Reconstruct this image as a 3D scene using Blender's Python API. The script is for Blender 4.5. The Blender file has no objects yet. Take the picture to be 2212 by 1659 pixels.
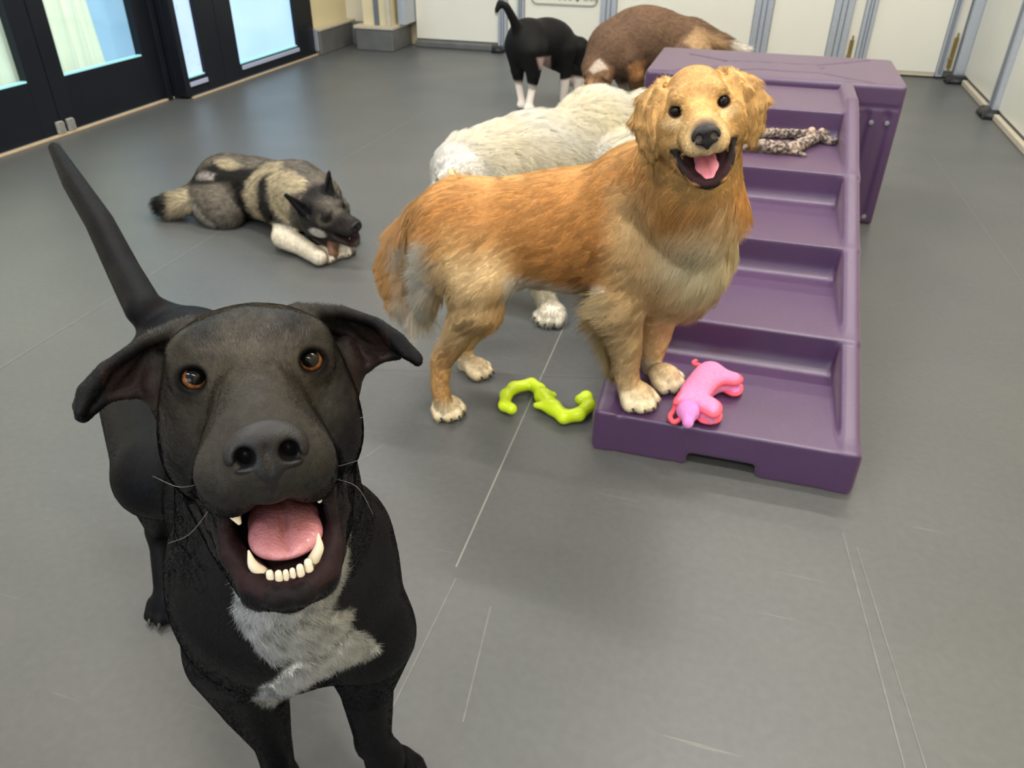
import bpy, bmesh, math, random
import numpy as np
import openvdb
from mathutils import Matrix, Vector

rng = np.random.default_rng(7)
random.seed(7)
scene = bpy.context.scene
col = scene.collection

# ------------------------------------------------------------------ camera
IW, IH = 2212.0, 1659.0
FPX, PITCH, ROLL, YAW, CAMH = 1675.8, 32.65, 0.57, 16.33, 1.12
_p, _r, _y = np.radians(PITCH), np.radians(ROLL), np.radians(YAW)
_fw = np.array([0, np.cos(_p), -np.sin(_p)]); _up = np.array([0, np.sin(_p), np.cos(_p)]); _rt = np.array([1., 0, 0])
_rt2 = _rt*np.cos(_r)+_up*np.sin(_r); _up2 = -_rt*np.sin(_r)+_up*np.cos(_r)
_Rz = np.array([[np.cos(_y), -np.sin(_y), 0], [np.sin(_y), np.cos(_y), 0], [0, 0, 1]])
RT, UP, FW = _Rz@_rt2, _Rz@_up2, _Rz@_fw
CP = np.array([0, 0, CAMH])
cam_data = bpy.data.cameras.new('camera'); cam = bpy.data.objects.new('camera', cam_data); col.objects.link(cam)
cam_data.sensor_width = 36.0; cam_data.lens = 36.0*FPX/IW; cam_data.clip_start = 0.02
cam.matrix_world = Matrix(((RT[0], UP[0], -FW[0], 0), (RT[1], UP[1], -FW[1], 0), (RT[2], UP[2], -FW[2], CAMH), (0, 0, 0, 1)))
scene.camera = cam
cam_data.dof.use_dof = True; cam_data.dof.focus_distance = 0.62; cam_data.dof.aperture_fstop = 16.0

# ------------------------------------------------------------------ light
scene.view_settings.view_transform = 'Standard'; scene.view_settings.look = 'None'
scene.view_settings.gamma = 1.0; scene.view_settings.use_curve_mapping = False
scene.view_settings.exposure = 0.12
w = bpy.data.worlds.new('daylight'); scene.world = w; w.use_nodes = True
wb = w.node_tree.nodes['Background']; wb.inputs[0].default_value = (0.50, 0.72, 1.0, 1); wb.inputs[1].default_value = 1.0
CEIL = 3.2
def area(name, loc, rot, sx, sy, power, color):
    l = bpy.data.lights.new(name, 'AREA'); l.shape = 'RECTANGLE'; l.size = sx; l.size_y = sy; l.energy = power; l.color = color
    o = bpy.data.objects.new(name, l); o.location = loc; o.rotation_euler = rot; col.objects.link(o); return o
WARM = (1.0, 0.955, 0.90)
STRIPS = [(-1.9, 5.6, .25, 'left one of the back row'), (0.6, 5.6, .25, 'right one of the back row'), (-1.9, 3.9, .85, 'left one of the second row'), (0.6, 3.9, .85, 'right one of the second row'), (-1.9, 2.1, 1.35, 'left one above the grey lying dog'), (0.6, 2.1, 1.35, 'right one above the purple stairs'), (-1.4, 0.2, 1.15, 'left one above the black dog'), (0.9, 0.2, 1.15, 'right one above the camera'), (-1.4, -1.8, 1.15, 'left one behind the camera'), (0.9, -1.8, 1.15, 'right one behind the camera')]
for _x, _yy, _k, _ in STRIPS:
    area('strip_light', (_x, _yy, CEIL-0.085), (0, 0, 0), 1.5, 0.12, 34*_k, WARM)

area('rear_fill_light', (-1.2, -5.2, 1.7), (math.radians(90), 0, 0), 3.6, 2.0, 95, (0.74, 0.87, 1.0))  # added soft bluish fill behind the camera; no window stands there

# ------------------------------------------------------------------ pixel <-> place helpers (used to measure where things stand)
def ray(px, py): return RT*(px-IW/2)/FPX - UP*(py-IH/2)/FPX + FW
def flo(px, py, z=0.0):
    d = ray(px, py); return CP+d*((z-CAMH)/d[2])
def onx(px, py, x):
    d = ray(px, py); return CP+d*(x/d[0])
def ony(px, py, y):
    d = ray(px, py); return CP+d*(y/d[1])
def at(px, py, dep): return CP+ray(px, py)*dep
def proj(P):
    v = np.asarray(P, float)-CP; z = v@FW
    return IW/2+FPX*(v@RT)/z, IH/2-FPX*(v@UP)/z, z

# ------------------------------------------------------------------ naming helpers
def tag(o, label=None, cat=None, group=None, kind=None):
    if label: o['label'] = label
    if cat: o['category'] = cat
    if group: o['group'] = group
    if kind: o['kind'] = kind
    return o
def setmat(me, mats):
    for m in (mats if isinstance(mats, (list, tuple)) else [mats]): me.materials.append(m)
def link(name, me, parent=None, loc=(0, 0, 0)):
    o = bpy.data.objects.new(name, me); col.objects.link(o); o.location = loc
    if parent is not None: o.parent = parent
    return o
def empty(name, loc, label=None, cat=None, group=None):
    o = bpy.data.objects.new(name, None); col.objects.link(o); o.location = loc; o.empty_display_size = .1
    tag(o, label, cat, group); return o
def base_of(o):
    b = np.array(o.location[:], float)
    while o.parent is not None:
        o = o.parent; b = b+np.array(o.location[:], float)
    return b
def from_bm(name, bm, mat, parent=None, origin=None, smooth=False):
    """bm is in world coordinates; origin is the object's base point"""
    og = np.array(origin if origin is not None else (0, 0, 0), float)
    pb = base_of(parent) if parent is not None else np.zeros(3)
    if parent is not None: og = pb
    bmesh.ops.translate(bm, verts=bm.verts, vec=-Vector(og))
    bmesh.ops.recalc_face_normals(bm, faces=bm.faces)
    me = bpy.data.meshes.new(name); bm.to_mesh(me); bm.free(); setmat(me, mat)
    if smooth:
        for f in me.polygons: f.use_smooth = True
    return link(name, me, parent, Vector(og-pb))
def box(bm, lo, hi, bev=0.0):
    lo, hi = Vector(lo), Vector(hi)
    r = bmesh.ops.create_cube(bm, size=1.0, matrix=Matrix.Translation((lo+hi)/2) @ Matrix.Diagonal((*(hi-lo), 1)))
    if bev > 0:
        es = set()
        for v in r['verts']: es.update(v.link_edges)
        bmesh.ops.bevel(bm, geom=list(es), offset=bev, segments=2, affect='EDGES', profile=.5)
def cyl(bm, a, b, r, seg=16, r2=None):
    a, b = Vector(a), Vector(b); d = b-a
    q = d.to_track_quat('Z', 'Y').to_matrix().to_4x4()
    bmesh.ops.create_cone(bm, cap_ends=True, segments=seg, radius1=r, radius2=r if r2 is None else r2, depth=d.length, matrix=Matrix.Translation((a+b)/2) @ q)
def struct(name, lo, hi, mat, bev=0.0, parent=None):
    bm = bmesh.new(); box(bm, lo, hi, bev)
    o = from_bm(name, bm, mat, parent)
    if parent is None: o['kind'] = 'structure'
    return o

# ------------------------------------------------------------------ materials
def srgb(r, g, b):
    f = lambda c: (c/255/12.92) if c/255 <= .04045 else ((c/255+.055)/1.055)**2.4
    return (f(r), f(g), f(b))
def mat(name, color, rough=.5, metal=0.0, noise=0.0, nscale=20.0, bump=0.0, bscale=200.0, spec=.5, coat=0.0, sss=0.0, emit=None, estr=0.0):
    m = bpy.data.materials.new(name); m.use_nodes = True; nt = m.node_tree; n = nt.nodes; b = n['Principled BSDF']
    b.inputs['Base Color'].default_value = (*color, 1); b.inputs['Roughness'].default_value = rough; b.inputs['Metallic'].default_value = metal
    b.inputs['Specular IOR Level'].default_value = spec; b.inputs['Coat Weight'].default_value = coat; b.inputs['Coat Roughness'].default_value = .08
    if sss: b.inputs['Subsurface Weight'].default_value = sss; b.inputs['Subsurface Radius'].default_value = (.01, .004, .003)
    tc = n.new('ShaderNodeTexCoord')
    if noise:
        t = n.new('ShaderNodeTexNoise'); t.inputs['Scale'].default_value = nscale; t.inputs['Detail'].default_value = 4
        nt.links.new(tc.outputs['Object'], t.inputs['Vector'])
        r = n.new('ShaderNodeValToRGB'); r.color_ramp.elements[0].position = .3; r.color_ramp.elements[1].position = .7
        r.color_ramp.elements[0].color = (*[c*(1-noise) for c in color], 1); r.color_ramp.elements[1].color = (*[min(1, c*(1+noise)) for c in color], 1)
        nt.links.new(t.outputs['Fac'], r.inputs['Fac']); nt.links.new(r.outputs['Color'], b.inputs['Base Color'])
    if bump:
        t2 = n.new('ShaderNodeTexNoise'); t2.inputs['Scale'].default_value = bscale; t2.inputs['Detail'].default_value = 3
        nt.links.new(tc.outputs['Object'], t2.inputs['Vector'])
        bp = n.new('ShaderNodeBump'); bp.inputs['Strength'].default_value = bump; bp.inputs['Distance'].default_value = .002
        nt.links.new(t2.outputs['Fac'], bp.inputs['Height']); nt.links.new(bp.outputs['Normal'], b.inputs['Normal'])
    if emit: b.inputs['Emission Color'].default_value = (*emit, 1); b.inputs['Emission Strength'].default_value = estr
    return m
def coat_mat(name, rough=.6, spec=.3, sheen=0.0, bump=.3, bscale=500):
    """coat colour stored per vertex, broken up by noise"""
    m = bpy.data.materials.new(name); m.use_nodes = True; nt = m.node_tree; n = nt.nodes; b = n['Principled BSDF']
    a = n.new('ShaderNodeAttribute'); a.attribute_name = 'coat'
    tc = n.new('ShaderNodeTexCoord'); t = n.new('ShaderNodeTexNoise'); t.inputs['Scale'].default_value = bscale*.25; t.inputs['Detail'].default_value = 5
    nt.links.new(tc.outputs['Object'], t.inputs['Vector'])
    hsv = n.new('ShaderNodeHueSaturation'); nt.links.new(a.outputs['Color'], hsv.inputs['Color'])
    mr = n.new('ShaderNodeMapRange'); mr.inputs['From Min'].default_value = .3; mr.inputs['From Max'].default_value = .7
    mr.inputs['To Min'].default_value = .8; mr.inputs['To Max'].default_value = 1.2
    nt.links.new(t.outputs['Fac'], mr.inputs['Value']); nt.links.new(mr.outputs['Result'], hsv.inputs['Value'])
    nt.links.new(hsv.outputs['Color'], b.inputs['Base Color'])
    b.inputs['Roughness'].default_value = rough; b.inputs['Specular IOR Level'].default_value = spec
    b.inputs['Sheen Weight'].default_value = sheen; b.inputs['Sheen Roughness'].default_value = .4
    t2 = n.new('ShaderNodeTexNoise'); t2.inputs['Scale'].default_value = bscale; nt.links.new(tc.outputs['Object'], t2.inputs['Vector'])
    bp = n.new('ShaderNodeBump'); bp.inputs['Strength'].default_value = bump; bp.inputs['Distance'].default_value = .001
    nt.links.new(t2.outputs['Fac'], bp.inputs['Height']); nt.links.new(bp.outputs['Normal'], b.inputs['Normal'])
    return m
def hair_mat(name, rough=.6, spec=.25):
    """fur strands: colour and the skin's normal are stored per strand"""
    m = bpy.data.materials.new(name); m.use_nodes = True; nt = m.node_tree; n = nt.nodes; b = n['Principled BSDF']
    a = n.new('ShaderNodeAttribute'); a.attribute_name = 'coat'; nt.links.new(a.outputs['Color'], b.inputs['Base Color'])
    a2 = n.new('ShaderNodeAttribute'); a2.attribute_name = 'skin_normal'; nt.links.new(a2.outputs['Vector'], b.inputs['Normal'])
    b.inputs['Roughness'].default_value = rough; b.inputs['Specular IOR Level'].default_value = spec
    return m

# ------------------------------------------------------------------ smooth solid modelling: signed distance shapes -> one skin
def smin(a, b, k):
    if k <= 1e-6: return np.minimum(a, b)
    h = np.maximum(k-np.abs(a-b), 0)/k
    return np.minimum(a, b)-h*h*k*.25
def frame(d, up=(0, 0, 1)):
    """rotation whose y axis is d"""
    y = np.array(d, float); y /= np.linalg.norm(y); x = np.cross(y, up); x /= np.linalg.norm(x); z = np.cross(x, y)
    return np.array([x, y, z]).T
class Model:
    def __init__(s): s.p = []
    def cap(s, a, b, ra, rb=None, k=.02, op='u'):
        a, b = np.array(a, float), np.array(b, float); rb = ra if rb is None else rb
        R = max(ra, rb)
        def f(X, Y, Z):
            ba = b-a; L = ba@ba+1e-12
            t = np.clip(((X-a[0])*ba[0]+(Y-a[1])*ba[1]+(Z-a[2])*ba[2])/L, 0, 1)
            return np.sqrt((X-a[0]-t*ba[0])**2+(Y-a[1]-t*ba[1])**2+(Z-a[2]-t*ba[2])**2)-(ra+(rb-ra)*t)
        s.p.append((op, f, np.minimum(a, b)-R, np.maximum(a, b)+R, k)); return s
    def chain(s, pts, rs, k=.02, op='u', ki=.0):
        q = [np.array(v, float) for v in pts]
        def f(X, Y, Z):
            D = None
            for i in range(len(q)-1):
                a, ba = q[i], q[i+1]-q[i]; L = ba@ba+1e-12
                t = np.clip(((X-a[0])*ba[0]+(Y-a[1])*ba[1]+(Z-a[2])*ba[2])/L, 0, 1)
                d = np.sqrt((X-a[0]-t*ba[0])**2+(Y-a[1]-t*ba[1])**2+(Z-a[2]-t*ba[2])**2)-(rs[i]+(rs[i+1]-rs[i])*t)
                D = d if D is None else smin(D, d, ki)
            return D
        R = max(rs); s.p.append((op, f, np.min(q, 0)-R, np.max(q, 0)+R, k)); return s
    def ell(s, c, r, R=None, k=.02, op='u'):
        c = np.array(c, float); r = np.array(r, float); M = np.eye(3) if R is None else np.array(R); e = np.abs(M)@r
        def f(X, Y, Z):
            x, y, z = X-c[0], Y-c[1], Z-c[2]
            q = [M[0, i]*x+M[1, i]*y+M[2, i]*z for i in range(3)]
            k0 = np.sqrt(sum((q[i]/r[i])**2 for i in range(3))); k1 = np.sqrt(sum((q[i]/r[i]**2)**2 for i in range(3)))+1e-9
            return k0*(k0-1)/k1
        s.p.append((op, f, c-e, c+e, k)); return s
    def tri(s, a, b, c, r, k=.005, op='u'):
        a, b, c = [np.array(v, float) for v in (a, b, c)]
        ba, cb, ac = b-a, c-b, a-c; nor = np.cross(ba, ac)
        e = [np.cross(ba, nor), np.cross(cb, nor), np.cross(ac, nor)]
        def f(X, Y, Z):
            pa = (X-a[0], Y-a[1], Z-a[2]); pb = (X-b[0], Y-b[1], Z-b[2]); pc = (X-c[0], Y-c[1], Z-c[2])
            dt = lambda v, p: v[0]*p[0]+v[1]*p[1]+v[2]*p[2]
            inside = (np.sign(dt(e[0], pa))+np.sign(dt(e[1], pb))+np.sign(dt(e[2], pc))) < 2
            def seg(v, p):
                t = np.clip(dt(v, p)/(v@v), 0, 1); return sum((v[i]*t-p[i])**2 for i in range(3))
            dd = np.where(inside, np.minimum(np.minimum(seg(ba, pa), seg(cb, pb)), seg(ac, pc)), dt(nor, pa)**2/(nor@nor))
            return np.sqrt(dd)-r
        s.p.append((op, f, np.min([a, b, c], 0)-r, np.max([a, b, c], 0)+r, k)); return s
    def sheet(s, tris, r, k=.005, ki=.0015):
        T = [[np.array(v, float) for v in t] for t in tris]; sub_ = Model()
        for t in T: sub_.tri(*t, r)
        fs = [q[1] for q in sub_.p]; al = np.array(T).reshape(-1, 3)
        def f(X, Y, Z):
            D = None
            for g in fs:
                d = g(X, Y, Z); D = d if D is None else smin(D, d, ki)
            return D
        s.p.append(('u', f, al.min(0)-r, al.max(0)+r, k)); return s
    def func(s, f, lo, hi, k=.0, op='u'):
        s.p.append((op, f, np.array(lo, float), np.array(hi, float), k)); return s
    def bounds(s, m=.01):
        lo = np.min([q[2] for q in s.p if q[0] == 'u'], 0)-m; hi = np.max([q[3] for q in s.p if q[0] == 'u'], 0)+m
        return lo, hi
    def mesh(s, vox, lo=None, hi=None, smooth=1):
        if lo is None: lo, hi = s.bounds(3*vox)
        lo = np.array(lo, float); hi = np.array(hi, float)
        n = np.ceil((hi-lo)/vox).astype(int)+1
        ax = [(lo[i]+np.arange(n[i])*vox).astype(np.float32) for i in range(3)]
        D = np.full(n, 1.0, np.float32)
        for op, f, a, b, k in s.p:
            pad = .02+1.5*k+3*vox
            i0 = np.clip(np.floor((a-pad-lo)/vox).astype(int), 0, n); i1 = np.clip(np.ceil((b+pad-lo)/vox).astype(int)+1, 0, n)
            if np.any(i1-i0 <= 0): continue
            sl = tuple(slice(i0[i], i1[i]) for i in range(3))
            d = f(ax[0][sl[0]][:, None, None], ax[1][sl[1]][None, :, None], ax[2][sl[2]][None, None, :])
            D[sl] = smin(D[sl], d, k) if op == 'u' else -smin(-D[sl], d, k)
        bg = 3*vox; D = np.clip(D, -bg, bg)
        g = openvdb.FloatGrid(float(bg)); g.copyFromArray(np.ascontiguousarray(D))
        P, T, Q = g.convertToPolygons(0.0, 0.0)
        P = lo+np.asarray(P, float)*vox; Q = np.asarray(Q, int); T = np.asarray(T, int)
        F = np.concatenate([Q[:, ::-1], np.column_stack([T, T[:, :1]])[:, ::-1]]) if len(T) else Q[:, ::-1]
        E_ = np.concatenate([F[:, [i, (i+1) % 4]] for i in range(4)])
        for _ in range(smooth):
            S = np.zeros_like(P); c = np.zeros(len(P))
            for i in range(3): S[:, i] = np.bincount(E_[:, 0], P[E_[:, 1], i], len(P))+np.bincount(E_[:, 1], P[E_[:, 0], i], len(P))
            c = np.bincount(E_[:, 0], minlength=len(P))+np.bincount(E_[:, 1], minlength=len(P))
            P = P*.4+.6*S/np.maximum(c, 1)[:, None]
        # keep the face winding outward
        v0, v1, v2 = P[F[:, 0]], P[F[:, 1]], P[F[:, 2]]
        if np.sum(np.cross(v1-v0, v2-v0)*v0) < 0: F = F[:, ::-1]
        return P, F
def vnormals(P, F):
    n = np.cross(P[F[:, 2]]-P[F[:, 0]], P[F[:, 3]]-P[F[:, 1]]); N = np.zeros_like(P)
    for i in range(4):
        for j in range(3): N[:, j] += np.bincount(F[:, i], n[:, j], len(P))
    return N/(np.linalg.norm(N, axis=1)[:, None]+1e-12)
def arr_obj(name, P, F, mats, colors=None, parent=None, origin=None, smooth=True):
    og = np.array(origin if origin is not None else (0, 0, 0), float); pb = base_of(parent) if parent is not None else np.zeros(3)
    if parent is not None: og = pb
    me = bpy.data.meshes.new(name); F = np.asarray(F)
    deg = F[:, 0] == F[:, 3] if F.shape[1] == 4 else np.zeros(len(F), bool)
    tris = F[deg][:, 1:]; quads = F[~deg]
    me.vertices.add(len(P)); me.vertices.foreach_set('co', (P-og).astype(np.float32).ravel())
    li = np.concatenate([quads.ravel(), tris.ravel()]).astype(np.int32)
    me.loops.add(len(li)); me.loops.foreach_set('vertex_index', li)
    k = F.shape[1]; st = np.concatenate([np.arange(len(quads))*k, len(quads)*k+np.arange(len(tris))*3]).astype(np.int32)
    me.polygons.add(len(st)); me.polygons.foreach_set('loop_start', st)
    me.update(calc_edges=True); me.validate()
    me.polygons.foreach_set('use_smooth', np.full(len(me.polygons), smooth))
    if colors is not None:
        at_ = me.attributes.new('coat', 'FLOAT_COLOR', 'POINT'); at_.data.foreach_set('color', np.column_stack([colors, np.ones(len(colors))]).astype(np.float32).ravel())
    setmat(me, mats); return link(name, me, parent, Vector(og-pb))
def tube(pts, rs, seg=10, sub=4, ell=1.0):
    """swept round tube through points (Catmull-Rom), closed ends"""
    pts = np.array(pts, float); rs = np.array(rs, float); Q, R = [], []
    pp = np.vstack([2*pts[0]-pts[1], pts, 2*pts[-1]-pts[-2]]); rr = np.concatenate([[rs[0]], rs, [rs[-1]]])
    for i in range(1, len(pp)-2):
        for j in range(sub):
            t = j/sub; a, b, c, d = pp[i-1:i+3]
            Q.append(.5*((2*b)+(-a+c)*t+(2*a-5*b+4*c-d)*t*t+(-a+3*b-3*c+d)*t**3)); R.append(rr[i]*(1-t)+rr[i+1]*t)
    Q.append(pts[-1]); R.append(rs[-1]); Q = np.array(Q); R = np.array(R)
    T = np.gradient(Q, axis=0); T /= np.linalg.norm(T, axis=1)[:, None]+1e-12
    u = np.cross(T[0], [0.3, 0.2, 1.0]); u /= np.linalg.norm(u); V, F = [], []
    def ring(c, t, r):
        nonlocal u
        u = u-t*(u@t); u /= np.linalg.norm(u); v = np.cross(t, u); s = len(V)
        for k in range(seg):
            a = 2*np.pi*k/seg; V.append(c+(u*np.cos(a)*ell+v*np.sin(a))*r)
        return s
    rings = []
    for f, h in ((.99, .15), (.8, .6)): rings.append(ring(Q[0]-T[0]*R[0]*f, T[0], R[0]*h))
    for i in range(len(Q)): rings.append(ring(Q[i], T[i], R[i]))
    for f, h in ((.6, .8), (.95, .3)): rings.append(ring(Q[-1]+T[-1]*R[-1]*f, T[-1], R[-1]*h))
    for a, b in zip(rings[:-1], rings[1:]):
        for k in range(seg): F.append([a+k, a+(k+1) % seg, b+(k+1) % seg, b+k])
    for s_, inv in ((rings[0], True), (rings[-1], False)):
        c = len(V); V.append(np.mean([V[s_+k] for k in range(seg)], 0))
        for k in range(seg):
            a_, b_ = s_+k, s_+(k+1) % seg; a_, b_ = (b_, a_) if inv else (a_, b_); F.append([c, a_, b_, c])
    F = np.array(F)
    return np.array(V), F
def join(parts):
    V, F, o = [], [], 0
    for v, f in parts: V.append(v); F.append(f+o); o += len(v)
    return np.vstack(V), np.vstack(F)
def sphere(c, r, M=None, n=24, m=16):
    V, F = [], []; r = np.array(r if hasattr(r, '__len__') else (r, r, r), float)
    for i in range(m+1):
        for j in range(n):
            th, ph = np.pi*i/m, 2*np.pi*j/n; V.append(np.array([np.sin(th)*np.cos(ph), np.sin(th)*np.sin(ph), np.cos(th)])*r)
    for i in range(m):
        for j in range(n): F.append([i*n+j, (i+1)*n+j, (i+1)*n+(j+1) % n, i*n+(j+1) % n])
    V = np.array(V)
    if M is not None: V = V@np.array(M).T
    return V+np.array(c), np.array(F)

# value noise on positions
_ph = rng.uniform(0, 6.28, (24, 3)); _dr = rng.normal(size=(24, 3)); _dr /= np.linalg.norm(_dr, axis=1)[:, None]
def wob(P, scale, seed=0):
    v = np.zeros(len(P))
    for i in range(6):
        j = (i*5+seed*7) % 24; v += np.sin(P@_dr[j]*scale*(1+.35*i)+_ph[j, i % 3])/(1+.3*i)
    return v/3.2
def sdpoly(px, py, poly):
    """signed distance to a polygon, negative inside"""
    poly = np.array(poly, float); n = len(poly); d = np.full(px.shape, 1e18); s = np.ones(px.shape)
    for i in range(n):
        a, b = poly[i], poly[i-1]; e = b-a; wx, wy = px-a[0], py-a[1]
        t = np.clip((wx*e[0]+wy*e[1])/(e@e+1e-12), 0, 1); d = np.minimum(d, (wx-e[0]*t)**2+(wy-e[1]*t)**2)
        c1, c2, c3 = py >= a[1], py < b[1], e[0]*wy > e[1]*wx
        s = np.where((c1 & c2 & c3) | (~c1 & ~c2 & ~c3), -s, s)
    return s*np.sqrt(d)
def paint(colr, w_, c): return colr*(1-w_[:, None])+np.array(c)*w_[:, None]
def blob(P, c, r, soft=.3, M=None):
    q = P-np.array(c)
    if M is not None: q = q@np.array(M)
    d = np.sqrt(((q/np.array(r))**2).sum(1)); return np.clip((1-d)/soft+.5, 0, 1)
def polyw(P, N, poly, soft=8.0, jit=0.0, scale=60, front=True):
    """marking whose outline was measured as a polygon on the side of the coat that is in view"""
    px, py, z = proj(P); d = sdpoly(px, py, poly)+jit*wob(P, scale, 3)
    w_ = np.clip(.5-d/soft, 0, 1)
    if front:
        v = CP-P; v /= np.linalg.norm(v, axis=1)[:, None]; w_ = w_*np.clip((N*v).sum(1)*4+.6, 0, 1)
    return w_

def fur(name, parent, P, F, N, C, count, length, comb, mat_, lift=.35, rad=.0005, grav=.0, clump=.012, clumpw=.45, dens=None, seg=4, cvar=.12, jit=.18, gain=1.6, lock=.55, grain=None, stretch=3.0):
    """strands rooted on the skin; length/dens: per-vertex arrays; comb: per-vertex directions"""
    tri = np.concatenate([F[:, [0, 1, 2]], F[:, [0, 2, 3]]])
    ar = .5*np.linalg.norm(np.cross(P[tri[:, 1]]-P[tri[:, 0]], P[tri[:, 2]]-P[tri[:, 0]]), axis=1)
    wgt = ar*(length[tri].mean(1) > 1e-4)
    if dens is not None: wgt = wgt*dens[tri].mean(1)
    t = rng.choice(len(tri), count, p=wgt/wgt.sum()); u = rng.random((count, 2)); fl = u.sum(1) > 1; u[fl] = 1-u[fl]
    bc = np.column_stack([1-u.sum(1), u]); T = tri[t]
    mix = lambda A: (A[T]*bc[..., None]).sum(1) if A.ndim > 1 else (A[T]*bc).sum(1)
    p = mix(P); n = mix(N); n /= np.linalg.norm(n, axis=1)[:, None]+1e-9
    L = mix(length)*rng.uniform(.7, 1.15, count); d = mix(comb); c = mix(C)
    d = d-n*(d*n).sum(1)[:, None]; dl = np.linalg.norm(d, axis=1)[:, None]; d = d/(dl+1e-6)
    side = np.cross(n, d)
    if clump > 0:
        gd = np.array(grain, float)/np.linalg.norm(grain) if grain is not None else np.zeros(3)
        pz = p-gd*(p@gd)[:, None]*(1-1/stretch)
        cell = np.floor((pz+.4*clump*np.column_stack([wob(p, 90, 1), wob(p, 90, 2), wob(p, 90, 3)]))/clump).astype(np.int64)
        h = (cell[:, 0]*73856093 ^ cell[:, 1]*19349663 ^ cell[:, 2]*83492791) & 0xFFFFFF
        hr = lambda k: (np.sin(h*(12.9898+k*3.1))*43758.5453) % 1.0
        cc = (cell+np.column_stack([hr(1), hr(2), hr(3)]))*clump; cj = (hr(4)-.5); cl = .85+.3*hr(5); cb = 1+cvar*1.3*(hr(6)-.5)*2
    else: cc, cj, cl, cb = p, 0*L, 1+0*L, 1+0*L
    cb = 1+(cb-1)*np.clip(L/.012, .25, 1)
    L = L*cl
    dirv = d+side*(rng.normal(0, jit, count)+1.1*jit*2*cj+.25*wob(p, 25, 4))[:, None]
    dirv /= np.linalg.norm(dirv, axis=1)[:, None]
    s = np.linspace(0, 1, seg)
    pts = p[:, None, :]-n[:, None, :]*np.minimum(.0015, .06*L)[:, None, None]+dirv[:, None, :]*(L[:, None]*s)[..., None]+n[:, None, :]*(L[:, None]*lift*(s-.45*s*s))[..., None]
    pts[..., 2] -= grav*L[:, None]*s**2
    q = cc-(pz if clump > 0 else p)
    if clump > 0: q = q-gd*(q@gd)[:, None]
    q = q-n*(q*n).sum(1)[:, None]; q = q*np.clip(L/.02, 0, 1)[:, None]
    pts += q[:, None, :]*(clumpw*s**1.5)[None, :, None]
    c = c*(cb*rng.uniform(1-cvar, 1+cvar, count))[:, None]*gain
    mx = c.max(1); c = c*(np.where(mx > .6, .6+.32*np.tanh((mx-.6)/.45), mx)/np.maximum(mx, 1e-6))[:, None]
    pb = base_of(parent); hc = bpy.data.hair_curves.new(name); hc.add_curves([seg]*count)
    hc.attributes['position'].data.foreach_set('vector', (pts-pb).astype(np.float32).ravel())
    ra = hc.attributes.get('radius') or hc.attributes.new('radius', 'FLOAT', 'POINT')
    ra.data.foreach_set('value', np.tile(rad*np.clip(1.1-s, .18, 1), count).astype(np.float32))
    a = hc.attributes.new('coat', 'FLOAT_COLOR', 'CURVE'); a.data.foreach_set('color', np.column_stack([np.clip(c, 0, 1), np.ones(count)]).astype(np.float32).ravel())
    nn = n+dirv*.30+side*(1.1*cj*lock)[:, None]*np.clip(L/.02, 0, 1)[:, None]; nn /= np.linalg.norm(nn, axis=1)[:, None]
    a = hc.attributes.new('skin_normal', 'FLOAT_VECTOR', 'CURVE'); a.data.foreach_set('vector', nn.astype(np.float32).ravel())
    hc.materials.append(mat_); o = bpy.data.objects.new(name, hc); col.objects.link(o); o.parent = parent
    return o

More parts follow.
